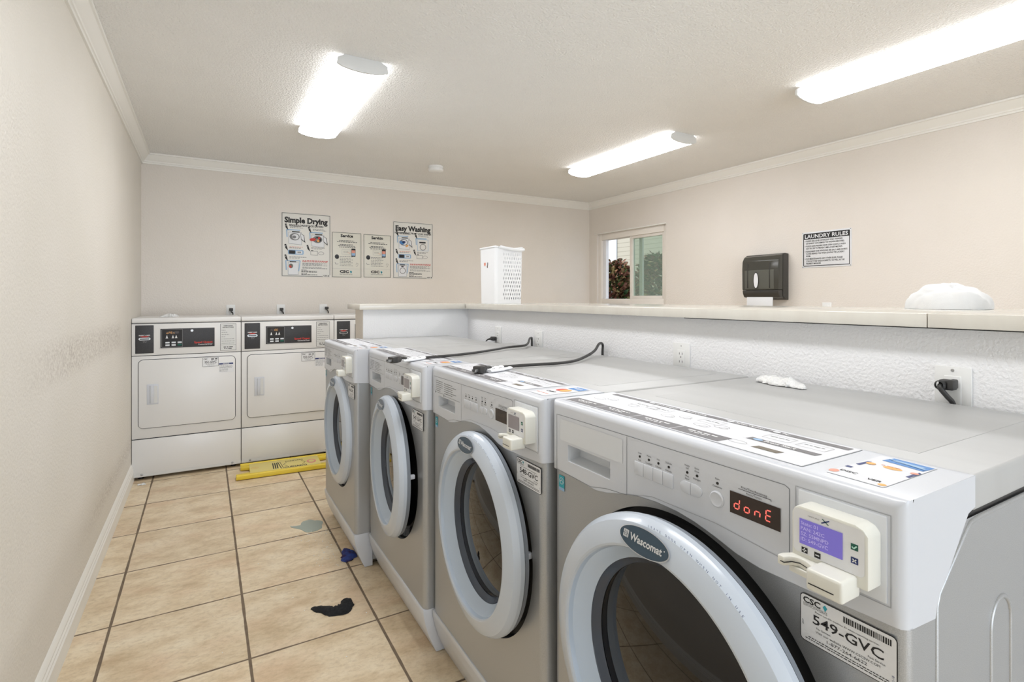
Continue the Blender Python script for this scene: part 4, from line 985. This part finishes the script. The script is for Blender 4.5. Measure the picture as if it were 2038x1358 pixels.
# ================================================================== CLOTHS
def cloth_heap(name, loc, rx, ry, h, m, seed, fold=1.0, res=44, rz=0.0, profile=None):
    """a crumpled cloth: closed lumpy surface resting on z=0"""
    bm = bmesh.new(); bmesh.ops.create_icosphere(bm, subdivisions=5, radius=1.0)
    for v in bm.verts:
        d = v.co.normalized(); a = math.atan2(d.y, d.x)
        q = Vector((d.x * 1.6, d.y * 1.6, d.z * 1.2 + seed))
        n1 = noise.noise(q * 1.1); n2 = abs(noise.noise(q * 2.3 + Vector((3, 1, seed)))); n3 = abs(noise.noise(q * 5.0))
        rim = 1 + .16 * n1 * fold - .06 * n2
        cr1 = max(0.0, math.sin(2.0 * a + 2.6 * d.z + seed)) ** 8; cr2 = max(0.0, math.sin(3.0 * a - 3.0 * d.x + seed * 2)) ** 10
        z = max(0.0, d.z) ** 0.62
        v.co = Vector((d.x * rim * rx, d.y * rim * ry, z * h * (1 + .22 * n1 - .36 * cr1 - .28 * cr2)))
        if d.z < 0: v.co.z = 0.0005 * (1 + d.z)
        if profile: v.co = profile(v.co, d)
    b = MB(); b.merge(bm, m); o = b.build(name, None, smooth=70); o.location = loc; o.rotation_euler = (0, 0, rz); return o
o = cloth_heap('towel', (2.225, .826, 1.2628), .115, .150, .088, 'towel_white', 2.3, .8, rz=math.radians(-60)); tag(o, 'white cloth heaped on the counter at the right edge of the room', 'towel')
def rag_prof(co, d):
    co.y += .25 * co.x * math.sin(co.x * 30); return co
b = MB()
b.tube([(1.402, .968, ZT + .012), (1.432, .952, ZT + .016), (1.455, .925, ZT + .013)], [.018, .020, .014], 'terry', 12, flat=.6)
o1 = b.build('x'); bpy.data.objects.remove(o1)
def cloth_strip(name, pts, radii, m, seed, flat=.5, amp=.35):
    """a crumpled length of cloth following a path"""
    P = smooth_curve(pts, 7); n = 22; bm = bmesh.new(); rings = []
    for i, p in enumerate(P):
        t = (P[min(i + 1, len(P) - 1)] - P[max(i - 1, 0)]).normalized(); a = Vector((-t.y, t.x, 0)).normalized()
        f = i / (len(P) - 1) * (len(radii) - 1); k = min(int(f), len(radii) - 2); rr = radii[k] + (radii[k + 1] - radii[k]) * (f - k)
        R = []
        for j in range(n):
            an = 2 * PI * j / n; nn = noise.noise(Vector((math.cos(an) * 1.4, math.sin(an) * 1.4 + seed, i * .35))); n2 = abs(noise.noise(Vector((math.cos(an) * 3, math.sin(an) * 3 + seed, i * .7))))
            r_ = rr * (1 + amp * nn - amp * n2)
            q = p + a * r_ * math.cos(an) + Vector((0, 0, 1)) * r_ * flat * math.sin(an)
            q.z = max(q.z, pts[0][2]); R.append(bm.verts.new(q))
        rings.append(R)
    for A, B in zip(rings, rings[1:]):
        for j in range(n): bm.faces.new((A[j], A[(j + 1) % n], B[(j + 1) % n], B[j]))
    bm.faces.new(rings[0][::-1]); bm.faces.new(rings[-1]); bmesh.ops.recalc_face_normals(bm, faces=bm.faces)
    b = MB(); b.merge(bm, m); return b.build(name, smooth=70)
tag(cloth_strip('washcloth', [(1.425, 1.000, ZT + .001), (1.435, .965, ZT + .001), (1.420, .925, ZT + .001), (1.425, .885, ZT + .001), (1.405, .845, ZT + .001)], [.012, .026, .030, .026, .030, .020, .008], 'terry', 1.0, .75), 'small crumpled white washcloth on the top of the nearest washer', 'washcloth')
tag(cloth_strip('cleaning_rag', [(-.295, 4.74, 1.1578), (-.255, 4.76, 1.1578), (-.215, 4.77, 1.1578), (-.178, 4.76, 1.1578)], [.004, .030, .050, .048, .020], 'terry', 5.0, .55), 'small white rag on top of the left dryer', 'rag')
tag(cloth_strip('sock', [(.385, 2.335, .0012), (.425, 2.300, .0012), (.462, 2.262, .0012), (.500, 2.262, .0012), (.520, 2.292, .0012), (.528, 2.325, .0012)], [.006, .020, .026, .033, .034, .030, .026, .018], 'sock', 2.0, .62, .28), 'crumpled black sock lying on the floor tiles', 'sock')
tag(cloth_strip('sock', [(.590, 2.670, .0012), (.615, 2.690, .0012), (.628, 2.730, .0012), (.622, 2.790, .0012)], [.016, .030, .034, .028, .012], 'bluecloth', 7.0, .8, .4), 'crumpled blue and purple sock on the floor against the washers', 'sock')
tag(cloth_strip('lint_clump', [(-.405, 4.475, .0012), (-.385, 4.480, .0012), (-.355, 4.470, .0012)], [.006, .012, .010, .012, .004], 'terry', 9.0, .7, .8), 'clump of white lint on the floor at the foot of the left dryer', 'lint')

# soap spill
rnd = random.Random(4); pts = []
for i in range(40):
    a = 2 * PI * i / 40; rr = 1 + .22 * noise.noise(Vector((math.cos(a) * 1.6, math.sin(a) * 1.6, 2)))
    x, y = .525 + .062 * rr * math.cos(a), 3.185 + .085 * rr * math.sin(a)
    if 2.75 < a < 3.35: x -= .055 * (1 - abs(a - 3.05) / .3); y += .05 * (1 - abs(a - 3.05) / .3)
    pts.append((x, y))
b = MB(); b.prism(pts, 'z', .0004, .0018, 'puddle'); tag(b.build('soap_spill'), 'small bluish puddle of spilled soap on the floor tiles', 'puddle', kind='stuff')
b = MB(); rnd = random.Random(11)
for i in range(150):
    k = rnd.random()
    if k < .55: x, y = rnd.gauss(.52, .045), rnd.gauss(2.83, .09)
    elif k < .8: x, y = rnd.uniform(.40, .62), rnd.gauss(3.07, .03)
    else: x, y = rnd.uniform(.0, .64), rnd.uniform(1.9, 3.3)
    if x > .61: continue
    r_ = rnd.uniform(.0010, .0024); b.ball((x, y, r_ * .6), r_, 'foam', 1, (1, 1, .6))
tag(b.build('detergent_grains'), 'white detergent grains scattered on the floor tiles', 'detergent', kind='stuff')
# ================================================================== FOLDED FLOOR SIGN
t = tag(empty('floor_sign', (0.19, 4.225, 0)), 'folded yellow caution sign lying flat in front of the middle dryer', 'caution sign')
t.rotation_euler = (0, 0, math.radians(-2.5))
L, Wd, Hh = .655, .30, .040
b = MB()
out = [(0, 0), (L, 0), (L, .075), (L - .07, .085), (L - .085, .15), (L - .07, .215), (L, .225), (L, Wd), (0.03, Wd), (.03, Wd - .075), (.085, Wd - .085), (.10, .15), (.085, .09), (.0, .078)]
b.prism(out, 'z', .004, Hh - .012, 'yellow', .005)
b.build('lower_panel', t)
b = MB(); b.tube([(.004, .014, Hh - .014), (L - .004, .014, Hh - .014)], .014, 'yellow', 14); b.tube([(.03, Wd - .014, Hh - .014), (L - .004, Wd - .014, Hh - .014)], .014, 'yellow', 14)
b.prism([(.09, .02), (L - .075, .02), (L - .075, Wd - .02), (.09, Wd - .02)], 'z', Hh - .014, Hh - .006, 'yellow_pale', .002); b.build('upper_panel', t)
dc = Decal((0, 0, Hh - .0056), (1, 0, 0), (0, 1, 0), (0, 0, 1))
for k in range(3): dc.rect(.245 + k * .014, .06, .250 + k * .014 + .003, .21, 'ink', 1)
dc.line([(.30, .05), (.285, .22)], .006, 'ink'); dc.line([(.315, .05), (.30, .22)], .004, 'ink')
dc.text('ACHTUNG', .40, .205, .022, 'ink', 1, width=.13, bold=.02); dc.text('CUIDADO', .40, .045, .034, 'ink', 1, width=.16, bold=.03); dc.line([(.345, .19), (.32, .14), (.345, .09)], .004, 'ink'); dc.line([(.45, .19), (.475, .14), (.45, .09)], .004, 'ink')
dc.build('printed_warning', t)
dc = Decal((0, 0, Hh - .0056), (1, 0, 0), (0, 1, 0), (0, 0, 1)); dc.disc(.52, .14, .034, 'palered', 1, .052); dc.disc(.52, .14, .020, 'yellow_pale', 2, .03); dc.build('printed_stamp', t)
dc = Decal((0, 0, Hh - .0056), (1, 0, 0), (0, 1, 0), (0, 0, 1)); dc.circle(.125, .15, .024, .002, 'orange', 1); dc.text('W', .125, .142, .016, 'orange', 1)
dc.build('moulded_mark', t)

# ================================================================== POSTERS AND SIGNS
def back_decal(x, z): return Decal((x, YB - .0045, z), step=.0008)
def board(mb_name, x0, x1, z0, z1, m):
    b = MB(); b.box(x0, x1, YB - .004, YB - .0004, z0, z1, m, .0008); return b
def arrow_tag(dc, u, v, k=1.0):
    dc.poly([(u - .010 * k, v + .030 * k), (u + .004 * k, v + .034 * k), (u + .016 * k, v - .006 * k), (u + .022 * k, v - .030 * k), (u - .002 * k, v - .004 * k)], 'ink', 1)
    dc.text('1', u + .001 * k, v + .010 * k, .012 * k, 'poster', 2, bold=.02)
def mini_machine(dc, u, v, w_, h_, dryer_like, col):
    dc.poly([(u, v), (u + w_ * .78, v - .01), (u + w_ * .78, v + h_ * .86), (u, v + h_ * .86)], 'hair', 1); dc.poly([(u + .003, v + .003), (u + w_ * .78 - .003, v - .006), (u + w_ * .78 - .003, v + h_ * .83), (u + .003, v + h_ * .83)], 'paper', 2)
    dc.rect(u + .03, v + h_ * .86, u + w_ * .66, v + h_ * .93, 'ink', 2)
    dc.disc(u + w_ * .36, v + h_ * .52, w_ * .30, 'textgrey', 3, h_ * .27); dc.disc(u + w_ * .40, v + h_ * .52, w_ * .20, 'ink' if col else 'paper', 4, h_ * .20); dc.disc(u + w_ * .33, v + h_ * .5, w_ * .12, 'textgrey', 5, h_ * .11)
    dc.poly([(u + w_ * .70, v + h_ * .80), (u + w_ * .92, v + h_ * .66), (u + w_ * 1.0, v + h_ * .10), (u + w_ * .74, v + h_ * .34)], 'ink', 3); dc.poly([(u + w_ * .72, v + h_ * .76), (u + w_ * .89, v + h_ * .64), (u + w_ * .95, v + h_ * .20), (u + w_ * .76, v + h_ * .38)], 'paper', 4)
def instruct_poster(x0, x1, z0, z1, title, sub, label, wash):
    t = tag(empty('instruction_poster', (0, 0, 0)), label, 'poster', 'posters on the back wall')
    board('', x0, x1, z0, z1, 'poster').build('board', t)
    W, H = x1 - x0, z1 - z0; dc = back_decal(x0, z0)
    dc.frame(.004, .004, W - .004, H - .004, .0035, 'gap', 1)
    dc.text(title, W / 2, H - .090, .048, 'ink', 1, width=W * .88, bold=.045); dc.serifs(title, W / 2, H - .090, .048, W * .88, .045); dc.text(sub, W / 2, H - .122, .016, 'ink', 1, width=W * (.70 if not wash else .92), bold=.03)
    k = W / .43
    for i, (u, v, cf) in enumerate(((.06, .305, 0), (.26, .29, 1))):
        arrow_tag(dc, (u - .022) * k, v + .150, 1); dc.squiggle((u + .012) * k, v + .158, (u + .11) * k, .005, 'textgrey', 1, i); dc.squiggle((u + .012) * k, v + .147, (u + .13) * k, .005, 'textgrey', 1, i + 3)
        dc.line([((u - .012) * k, v + .06), ((u - .016) * k, v + .128), ((u + .10) * k, v + .128)], .009, 'paleblue', 1)
        if wash and i == 1:
            dc.frame((u) * k, v, (u + .12) * k, v + .12, .004, 'paleblue', 1); dc.circle((u + .06) * k, v + .04, .034, .006, 'textgrey', 2); dc.rect((u + .02) * k, v + .08, (u + .09) * k, v + .095, 'ink', 2)
        else: mini_machine(dc, u * k, v, .145 * k, .125, True, cf)
        if cf and not wash:
            dc.disc((u + .010) * k, v + .062, .028, 'red', 6, .014, rot=.1); dc.disc((u + .066) * k, v + .078, .010, 'red', 6, .012); dc.disc((u + .058) * k, v + .052, .012, 'orange', 6)
        if wash and i == 0:
            dc.disc((u + .03) * k, v + .060, .026, 'blue', 6, .016, rot=-.4); dc.disc((u + .085) * k, v + .03, .018, 'orange', 6, .010, rot=.6); dc.disc((u + .052) * k, v + .068, .018, 'navy', 6, .012)
    for i, u in enumerate((.055, .245)):
        v = .205; arrow_tag(dc, (u - .020) * k, v + .062, 1); dc.squiggle((u + .012) * k, v + .068, (u + .13) * k, .005, 'palered' if i == 0 else 'textgrey', 1, i); dc.squiggle((u + .012) * k, v + .058, (u + .11) * k, .005, 'textgrey', 1, i + 2)
        if i == 0: dc.rrect(u * k, v, (u + .135) * k, v + .044, .012, 'paleblue', 1); dc.rect((u + .008) * k, v + .006, (u + .062) * k, v + .038, 'ink', 2); dc.rrect((u + .070) * k, v + .008, (u + .124) * k, v + .034, .004, 'paper', 2); dc.text('000' if not wash else '200', (u + .097) * k, v + .014, .014, 'ink', 3, bold=.02)
        else: dc.frame((u + .006) * k, v, (u + .07) * k, v + .040, .003, 'textgrey', 1); dc.circle((u + .10) * k, v + .02, .026, .003, 'textgrey', 1, .016); dc.rect((u + .01) * k, v + .038, (u + .03) * k, v + .046, 'ink', 2)
    u, v = .055, .03
    arrow_tag(dc, (u - .020) * k, v + .140, 1); dc.squiggle((u + .012) * k, v + .150, (u + .16) * k, .005, 'textgrey', 1, 4); dc.squiggle((u + .012) * k, v + .140, (u + .10) * k, .005, 'textgrey', 1, 5)
    dc.line([((u - .014) * k, v + .03), ((u - .018) * k, v + .118), ((u + .105) * k, v + .118), ((u + .092) * k, v + .02)], .008, 'paleblue', 1)
    dc.poly([(u * k, v - .012), ((u + .09) * k, v - .012), ((u + .09) * k, v + .105), (u * k, v + .105)], 'hair', 2); dc.poly([(u * k + .003, v - .009), ((u + .09) * k - .003, v - .009), ((u + .09) * k - .003, v + .102), (u * k + .003, v + .102)], 'paper', 3)
    dc.rect((u + .015) * k, v + .104, (u + .07) * k, v + .112, 'ink', 3)
    if wash: dc.circle((u + .045) * k, v + .048, .032, .006, 'textgrey', 4); dc.rect((u + .03) * k, v + .086, (u + .055) * k, v + .097, 'ink', 4)
    else: dc.disc((u + .025) * k, v + .068, .018, 'brown', 4, .022); dc.disc((u + .020) * k, v + .062, .010, 'red', 5)
    for i in range(2): dc.squiggle(.18 * k, .148 - i * .009, .405 * k, .0055, 'red', 1, i)
    for i in range(5): dc.squiggle(.18 * k, .124 - i * .0095 - (i > 2) * .008, (.40 - .05 * (i % 2)) * k, .005, 'textgrey', 1, i + 7)
    for i in range(5): dc.squiggle(.17 * k, .060 - i * .009 - (i > 2) * .006, (.22 + .09 * (i % 3 != 0)) * k, .005, 'ink', 1, i + 2)
    dc.rect(.36 * k, .000, W, .020, 'poster', 2); dc.text('CSC', .385 * k, .007, .011, 'ink', 3, width=.040, bold=.04); dc.poly([(W - .022, .012), (W - .016, .019), (W - .010, .012), (W - .015, .004)], 'ink', 3)
    dc.build('print', t); return t
def service_poster(x0, x1, z0, z1, title, label):
    t = tag(empty('service_poster', (0, 0, 0)), label, 'poster', 'posters on the back wall')
    board('', x0, x1, z0, z1, 'poster_cream').build('board', t)
    W, H = x1 - x0, z1 - z0; dc = back_decal(x0, z0); dc.frame(.004, .004, W - .004, H - .004, .0035, 'gap', 1)
    dc.text(title, W / 2, H - .047, .026, 'ink', 1, width=.118, bold=.045)
    for i, (a, c) in enumerate(((.07, .21), (.05, .24), None or (0, 0), (.075, .20), (.06, .22), (.07, .23))):
        if c: dc.squiggle(a, H - .085 - i * .0125, c, .0055, 'gap', 1, i)
    dc.frame(.095, .225, .175, .272, .0015, 'hair', 1); dc.text('10 APP', .132, .243, .011, 'textgrey', 2); dc.line([(.150, .245), (.178, .232)], .003, 'palered', 2)
    dc.rrect(.185, .205, .225, .285, .006, 'ink', 1); dc.rect(.188, .240, .222, .268, 'palered', 2); dc.rect(.188, .215, .222, .240, 'paleblue', 2)
    dc.disc(.048, .200, .020, 'gap', 1, .022); dc.disc(.055, .190, .010, 'ink', 2)
    dc.line([(.03, .145), (.038, .128), (.062, .132)], .004, 'textgrey', 1); dc.line([(.23, .125), (.235, .145), (.25, .140), (.245, .115), (.23, .110)], .002, 'textgrey', 1)
    for i in range(7): dc.squiggle(.075, .200 - i * .0145, .20 - .02 * (i % 2), .0048, 'textgrey', 1, i + 20)
    dc.line([(.008, .086), (W - .008, .086)], .001, 'hair', 1)
    dc.text('CSC', .118, .047, .022, 'ink', 1, width=.088, bold=.05); dc.poly([(.170, .058), (.180, .070), (.192, .056), (.182, .040)], 'teal', 1); dc.poly([(.176, .058), (.182, .050), (.188, .058)], 'ink', 2)
    dc.text('ServiceWorks', .135, .027, .012, 'textgrey', 1, width=.120)
    dc.build('print', t); return t
instruct_poster(.607, 1.041, 1.500, 2.091, 'Simple Drying', 'SINGLE-LOAD/STACK DRYERS', 'white poster titled Simple Drying, leftmost on the back wall', False)
service_poster(1.053, 1.337, 1.500, 1.940, 'Service', 'small cream poster titled Service on the back wall')
service_poster(1.354, 1.634, 1.504, 1.936, 'Servicio', 'small cream poster titled Servicio on the back wall')
instruct_poster(1.655, 2.084, 1.503, 2.083, 'Easy Washing', 'HIGH-EFFICIENCY FRONT LOAD WASHER', 'white poster titled Easy Washing, rightmost on the back wall', True)
# laundry rules (faces -x)
t = tag(empty('laundry_rules_sign', (XR - .0004, 2.524, 1.542), -PI / 2), 'white LAUNDRY RULES sign with a black heading on the right wall', 'sign')
W, H = .377, .285
b = MB(); b.box(0, W, -.0035, 0, 0, H, 'paper', .0008); b.build('board', t)
dc = Decal((0, -.0038, 0), step=.0006)
dc.rframe(.010, .012, W - .010, H - .012, .008, .0055, 'ink', 1); dc.rect(.012, H - .058, W - .012, H - .0125, 'ink', 1.5)
dc.text('LAUNDRY RULES', W / 2, H - .0495, .028, 'paper', 2.5, width=.330, bold=.02)
rules = ['PLEASE USE LIQUID DETERGENT ONLY. POWDER', 'DETERGENT CAN DAMAGE THE WASHING MACHINES.', 'PLEASE LEAVE WASHER DOOR OPEN SLIGHTLY WHEN', 'NOT IN USE TO PREVENT SMELLS AND MILDEW.', 'PLEASE MAKE SURE WINDOWS ARE SHUT AND DOOR IS', 'CLOSED BEHIND YOU WHEN LEAVING THE LAUNDRY', 'ROOM.', 'FOR MAINTENANCE AND OTHER ISSUES, PLEASE', 'CONTACT THE VENDOR DIRECTLY AS WELL AS THE', 'PROPERTY MANAGER.']
vz = H - .078
for i, r_ in enumerate(rules):
    if i in (0, 2, 4, 7):
        if i: vz -= .0035
        dc.disc(.026, vz + .006, .0028, 'ink', 2)
    dc.text(r_, .034, vz, .0120, 'ink', 2, 'l', width=len(r_) * .0070, bold=.01); vz -= .0188
for u, v in ((.006, .006), (W - .006, .006), (.006, H - .006), (W - .006, H - .006)): dc.disc(u, v, .003, 'gap', 2)
dc.build('print', t)

# ================================================================== TOWEL DISPENSER
t = tag(empty('towel_dispenser', (XR - .0005, 2.985, 1.285), -PI / 2), 'smoked grey plastic paper towel dispenser on the right wall', 'paper towel dispenser')
W, H, D_ = .345, .385, .135
b = MB(); b.prism([(0, 0), (0, H), (-.045, H + .004), (-.075, H - .002), (-.075, .03), (-.02, 0)], 'x', .0, W, 'disp_dark', .004); b.build('back_housing', t)
b = MB()
pr = [(-.070, H - .002), (-.105, H - .018), (-.130, H - .055), (-D_, .26), (-.132, .085), (-.070, .085)]
b.prism(pr, 'x', .004, W - .004, 'disp_smoke', .004)
cv = b.build('front_cover', t)
b = MB(); b.prism([(-.1325, .255), (-.1355, .250), (-.1335, .092), (-.130, .092)], 'x', .030, W - .045, 'disp_mid', .0005)
for xx in (.055, W - .085): b.box(xx, xx + .007, -.138, -.130, .10, H - .075, 'disp_dark', .002)
b.build('towel_window', cv)
b = MB(); b.prism([(-.070, .085), (-.134, .083), (-.130, .055), (-.112, .022), (-.060, .012)], 'x', .006, W - .006, 'disp_dark', .005); b.build('bottom_bezel', t)
dc = Decal((.140, -.1385, .165)); dc.disc(0, 0, .025, 'disp_dark', 1, .072, 36); dc.disc(0, 0, .0205, 'paper', 2, .064, 36); dc.build('lock_cover', cv)
b = MB(); b.prism([(-.112, .030), (-.114, -.070), (-.108, -.072), (-.104, .03)], 'x', .035, W - .07, 'paper', .001); o = b.build('paper_towel'); o.location = (XR - .0005, 2.985, 1.285); o.rotation_euler = (0, 0, -PI / 2)
tag(o, 'white paper towel hanging from the smoked grey dispenser', 'paper towel')

# ================================================================== LAUNDRY BASKET
t = tag(empty('laundry_basket', (1.665, 3.085, 1.2628)), 'tall white plastic laundry basket with oval holes, standing on the counter', 'laundry basket')
bw, bd, bh = .205, .225, .375
def bask_pt(u, z):
    """u runs 0..1 round the rounded-rectangle outline starting at the near-left corner going right; flares to the top"""
    k = 1 + .055 * z / bh; w_, d_ = bw, bd; r_ = .022
    segs = [('l', w_ - 2 * r_), ('c', PI / 2 * r_), ('l', d_ - 2 * r_), ('c', PI / 2 * r_), ('l', w_ - 2 * r_), ('c', PI / 2 * r_), ('l', d_ - 2 * r_), ('c', PI / 2 * r_)]
    tot = sum(s_[1] for s_ in segs); s_ = u * tot; x, y, an = r_, 0.0, 0.0
    for ty, L_ in segs:
        q = min(s_, L_)
        if ty == 'l': x += q * math.cos(an); y += q * math.sin(an)
        else:
            a2 = an + q / r_; x += r_ * (math.sin(a2) - math.sin(an)); y += -r_ * (math.cos(a2) - math.cos(an)); an = a2
        s_ -= q
        if s_ <= 1e-12: break
    sag = 0
    return Vector(((x - w_ / 2) * k + w_ / 2, (y - d_ / 2) * k + d_ / 2, z))
b = MB(); bm = b.bm; mi = b.mi('basket')
NU, NZ = 96, 28; per = 2 * (bw + bd) - 8 * .022 + 2 * PI * .022
def ring_faces():
    V = [[bm.verts.new(bask_pt(i / NU, bh * (j // 2 * 2 + (1.36 if j % 2 else 0)) / NZ)) for i in range(NU)] for j in range(NZ + 1)]
    for j in range(NZ):
        for i in range(NU):
            u = (i + .5) / NU * per
            A, B_, C_, D2 = V[j][i], V[j][(i + 1) % NU], V[j + 1][(i + 1) % NU], V[j + 1][i]
            perforated = (.03 < u < bw - .035) and 1 <= j <= NZ - 4
            hole = perforated and ((i % 2 == 0 and j % 2 == 0) if (j // 2) % 1 == 0 else False)
            # staggered slots: alternate columns by row pair
            if perforated: hole = (j % 2 == 0) and ((i + (j // 2)) % 2 == 0)
            if hole:
                c = (A.co + B_.co + C_.co + D2.co) / 4; IN = []
                for k in range(12):
                    a = 2 * PI * k / 12; ex = (B_.co - A.co) * .36; ez = (D2.co - A.co) * .46
                    IN.append(bm.verts.new(c + ex * math.cos(a) + ez * math.sin(a)))
                cor = [C_, D2, A, B_]
                for q in range(4):
                    k0 = q * 3; ids = [(k0 + e) % 12 for e in range(4)]
                    # corner q lies between inner verts k0..k0+3 (angles q*90..q*90+90)
                    bm.faces.new([cor[q]] + [IN[e] for e in ids][::-1])
                    nx = cor[(q + 1) % 4]
                    bm.faces.new([cor[q], IN[ids[-1]], nx])
            else: bm.faces.new((A, B_, C_, D2))
    bm.faces.new(V[0][::-1])
ring_faces()
bmesh.ops.recalc_face_normals(bm, faces=bm.faces)
sh = b.build('basket_body', t, smooth=40); md = sh.modifiers.new('thickness', 'SOLIDIFY'); md.thickness = .003; md.offset = -1
b = MB(); pts = [bask_pt(i / 48 % 1.0, bh) for i in range(49)]
for p in pts: p.z = bh + .004 - .012 * math.sin(PI * min(max((p.x - .0) / bw, 0), 1)) 
b.tube(pts, .007, 'basket', 8, False); b.build('rim', t)
b = MB(); hp = [(.028, -.010, bh + .004), (.06, -.018, bh - .003), (.11, -.023, bh - .010), (.16, -.021, bh - .013), (.205, -.012, bh - .010), (.216, .008, bh - .004)]
b.tube(smooth_curve(hp, 6), .010, 'basket', 10, True, flat=1.0); b.build('handle', t)
dc = Decal((-.0035, .165, .255), (0, -1, 0), (0, 0, 1), (-1, 0, 0)); dc.rect(0, 0, .035, .06, 'hair', 1); dc.rect(.002, .005, .030, .028, 'palered', 2); dc.text('Sterilite', .050, .062, .016, 'ink', 2, 'l', rot=-PI / 2, bold=.04); dc.rect(.045, -.008, .055, .006, 'palered', 1)
dc.build('sticker', t)
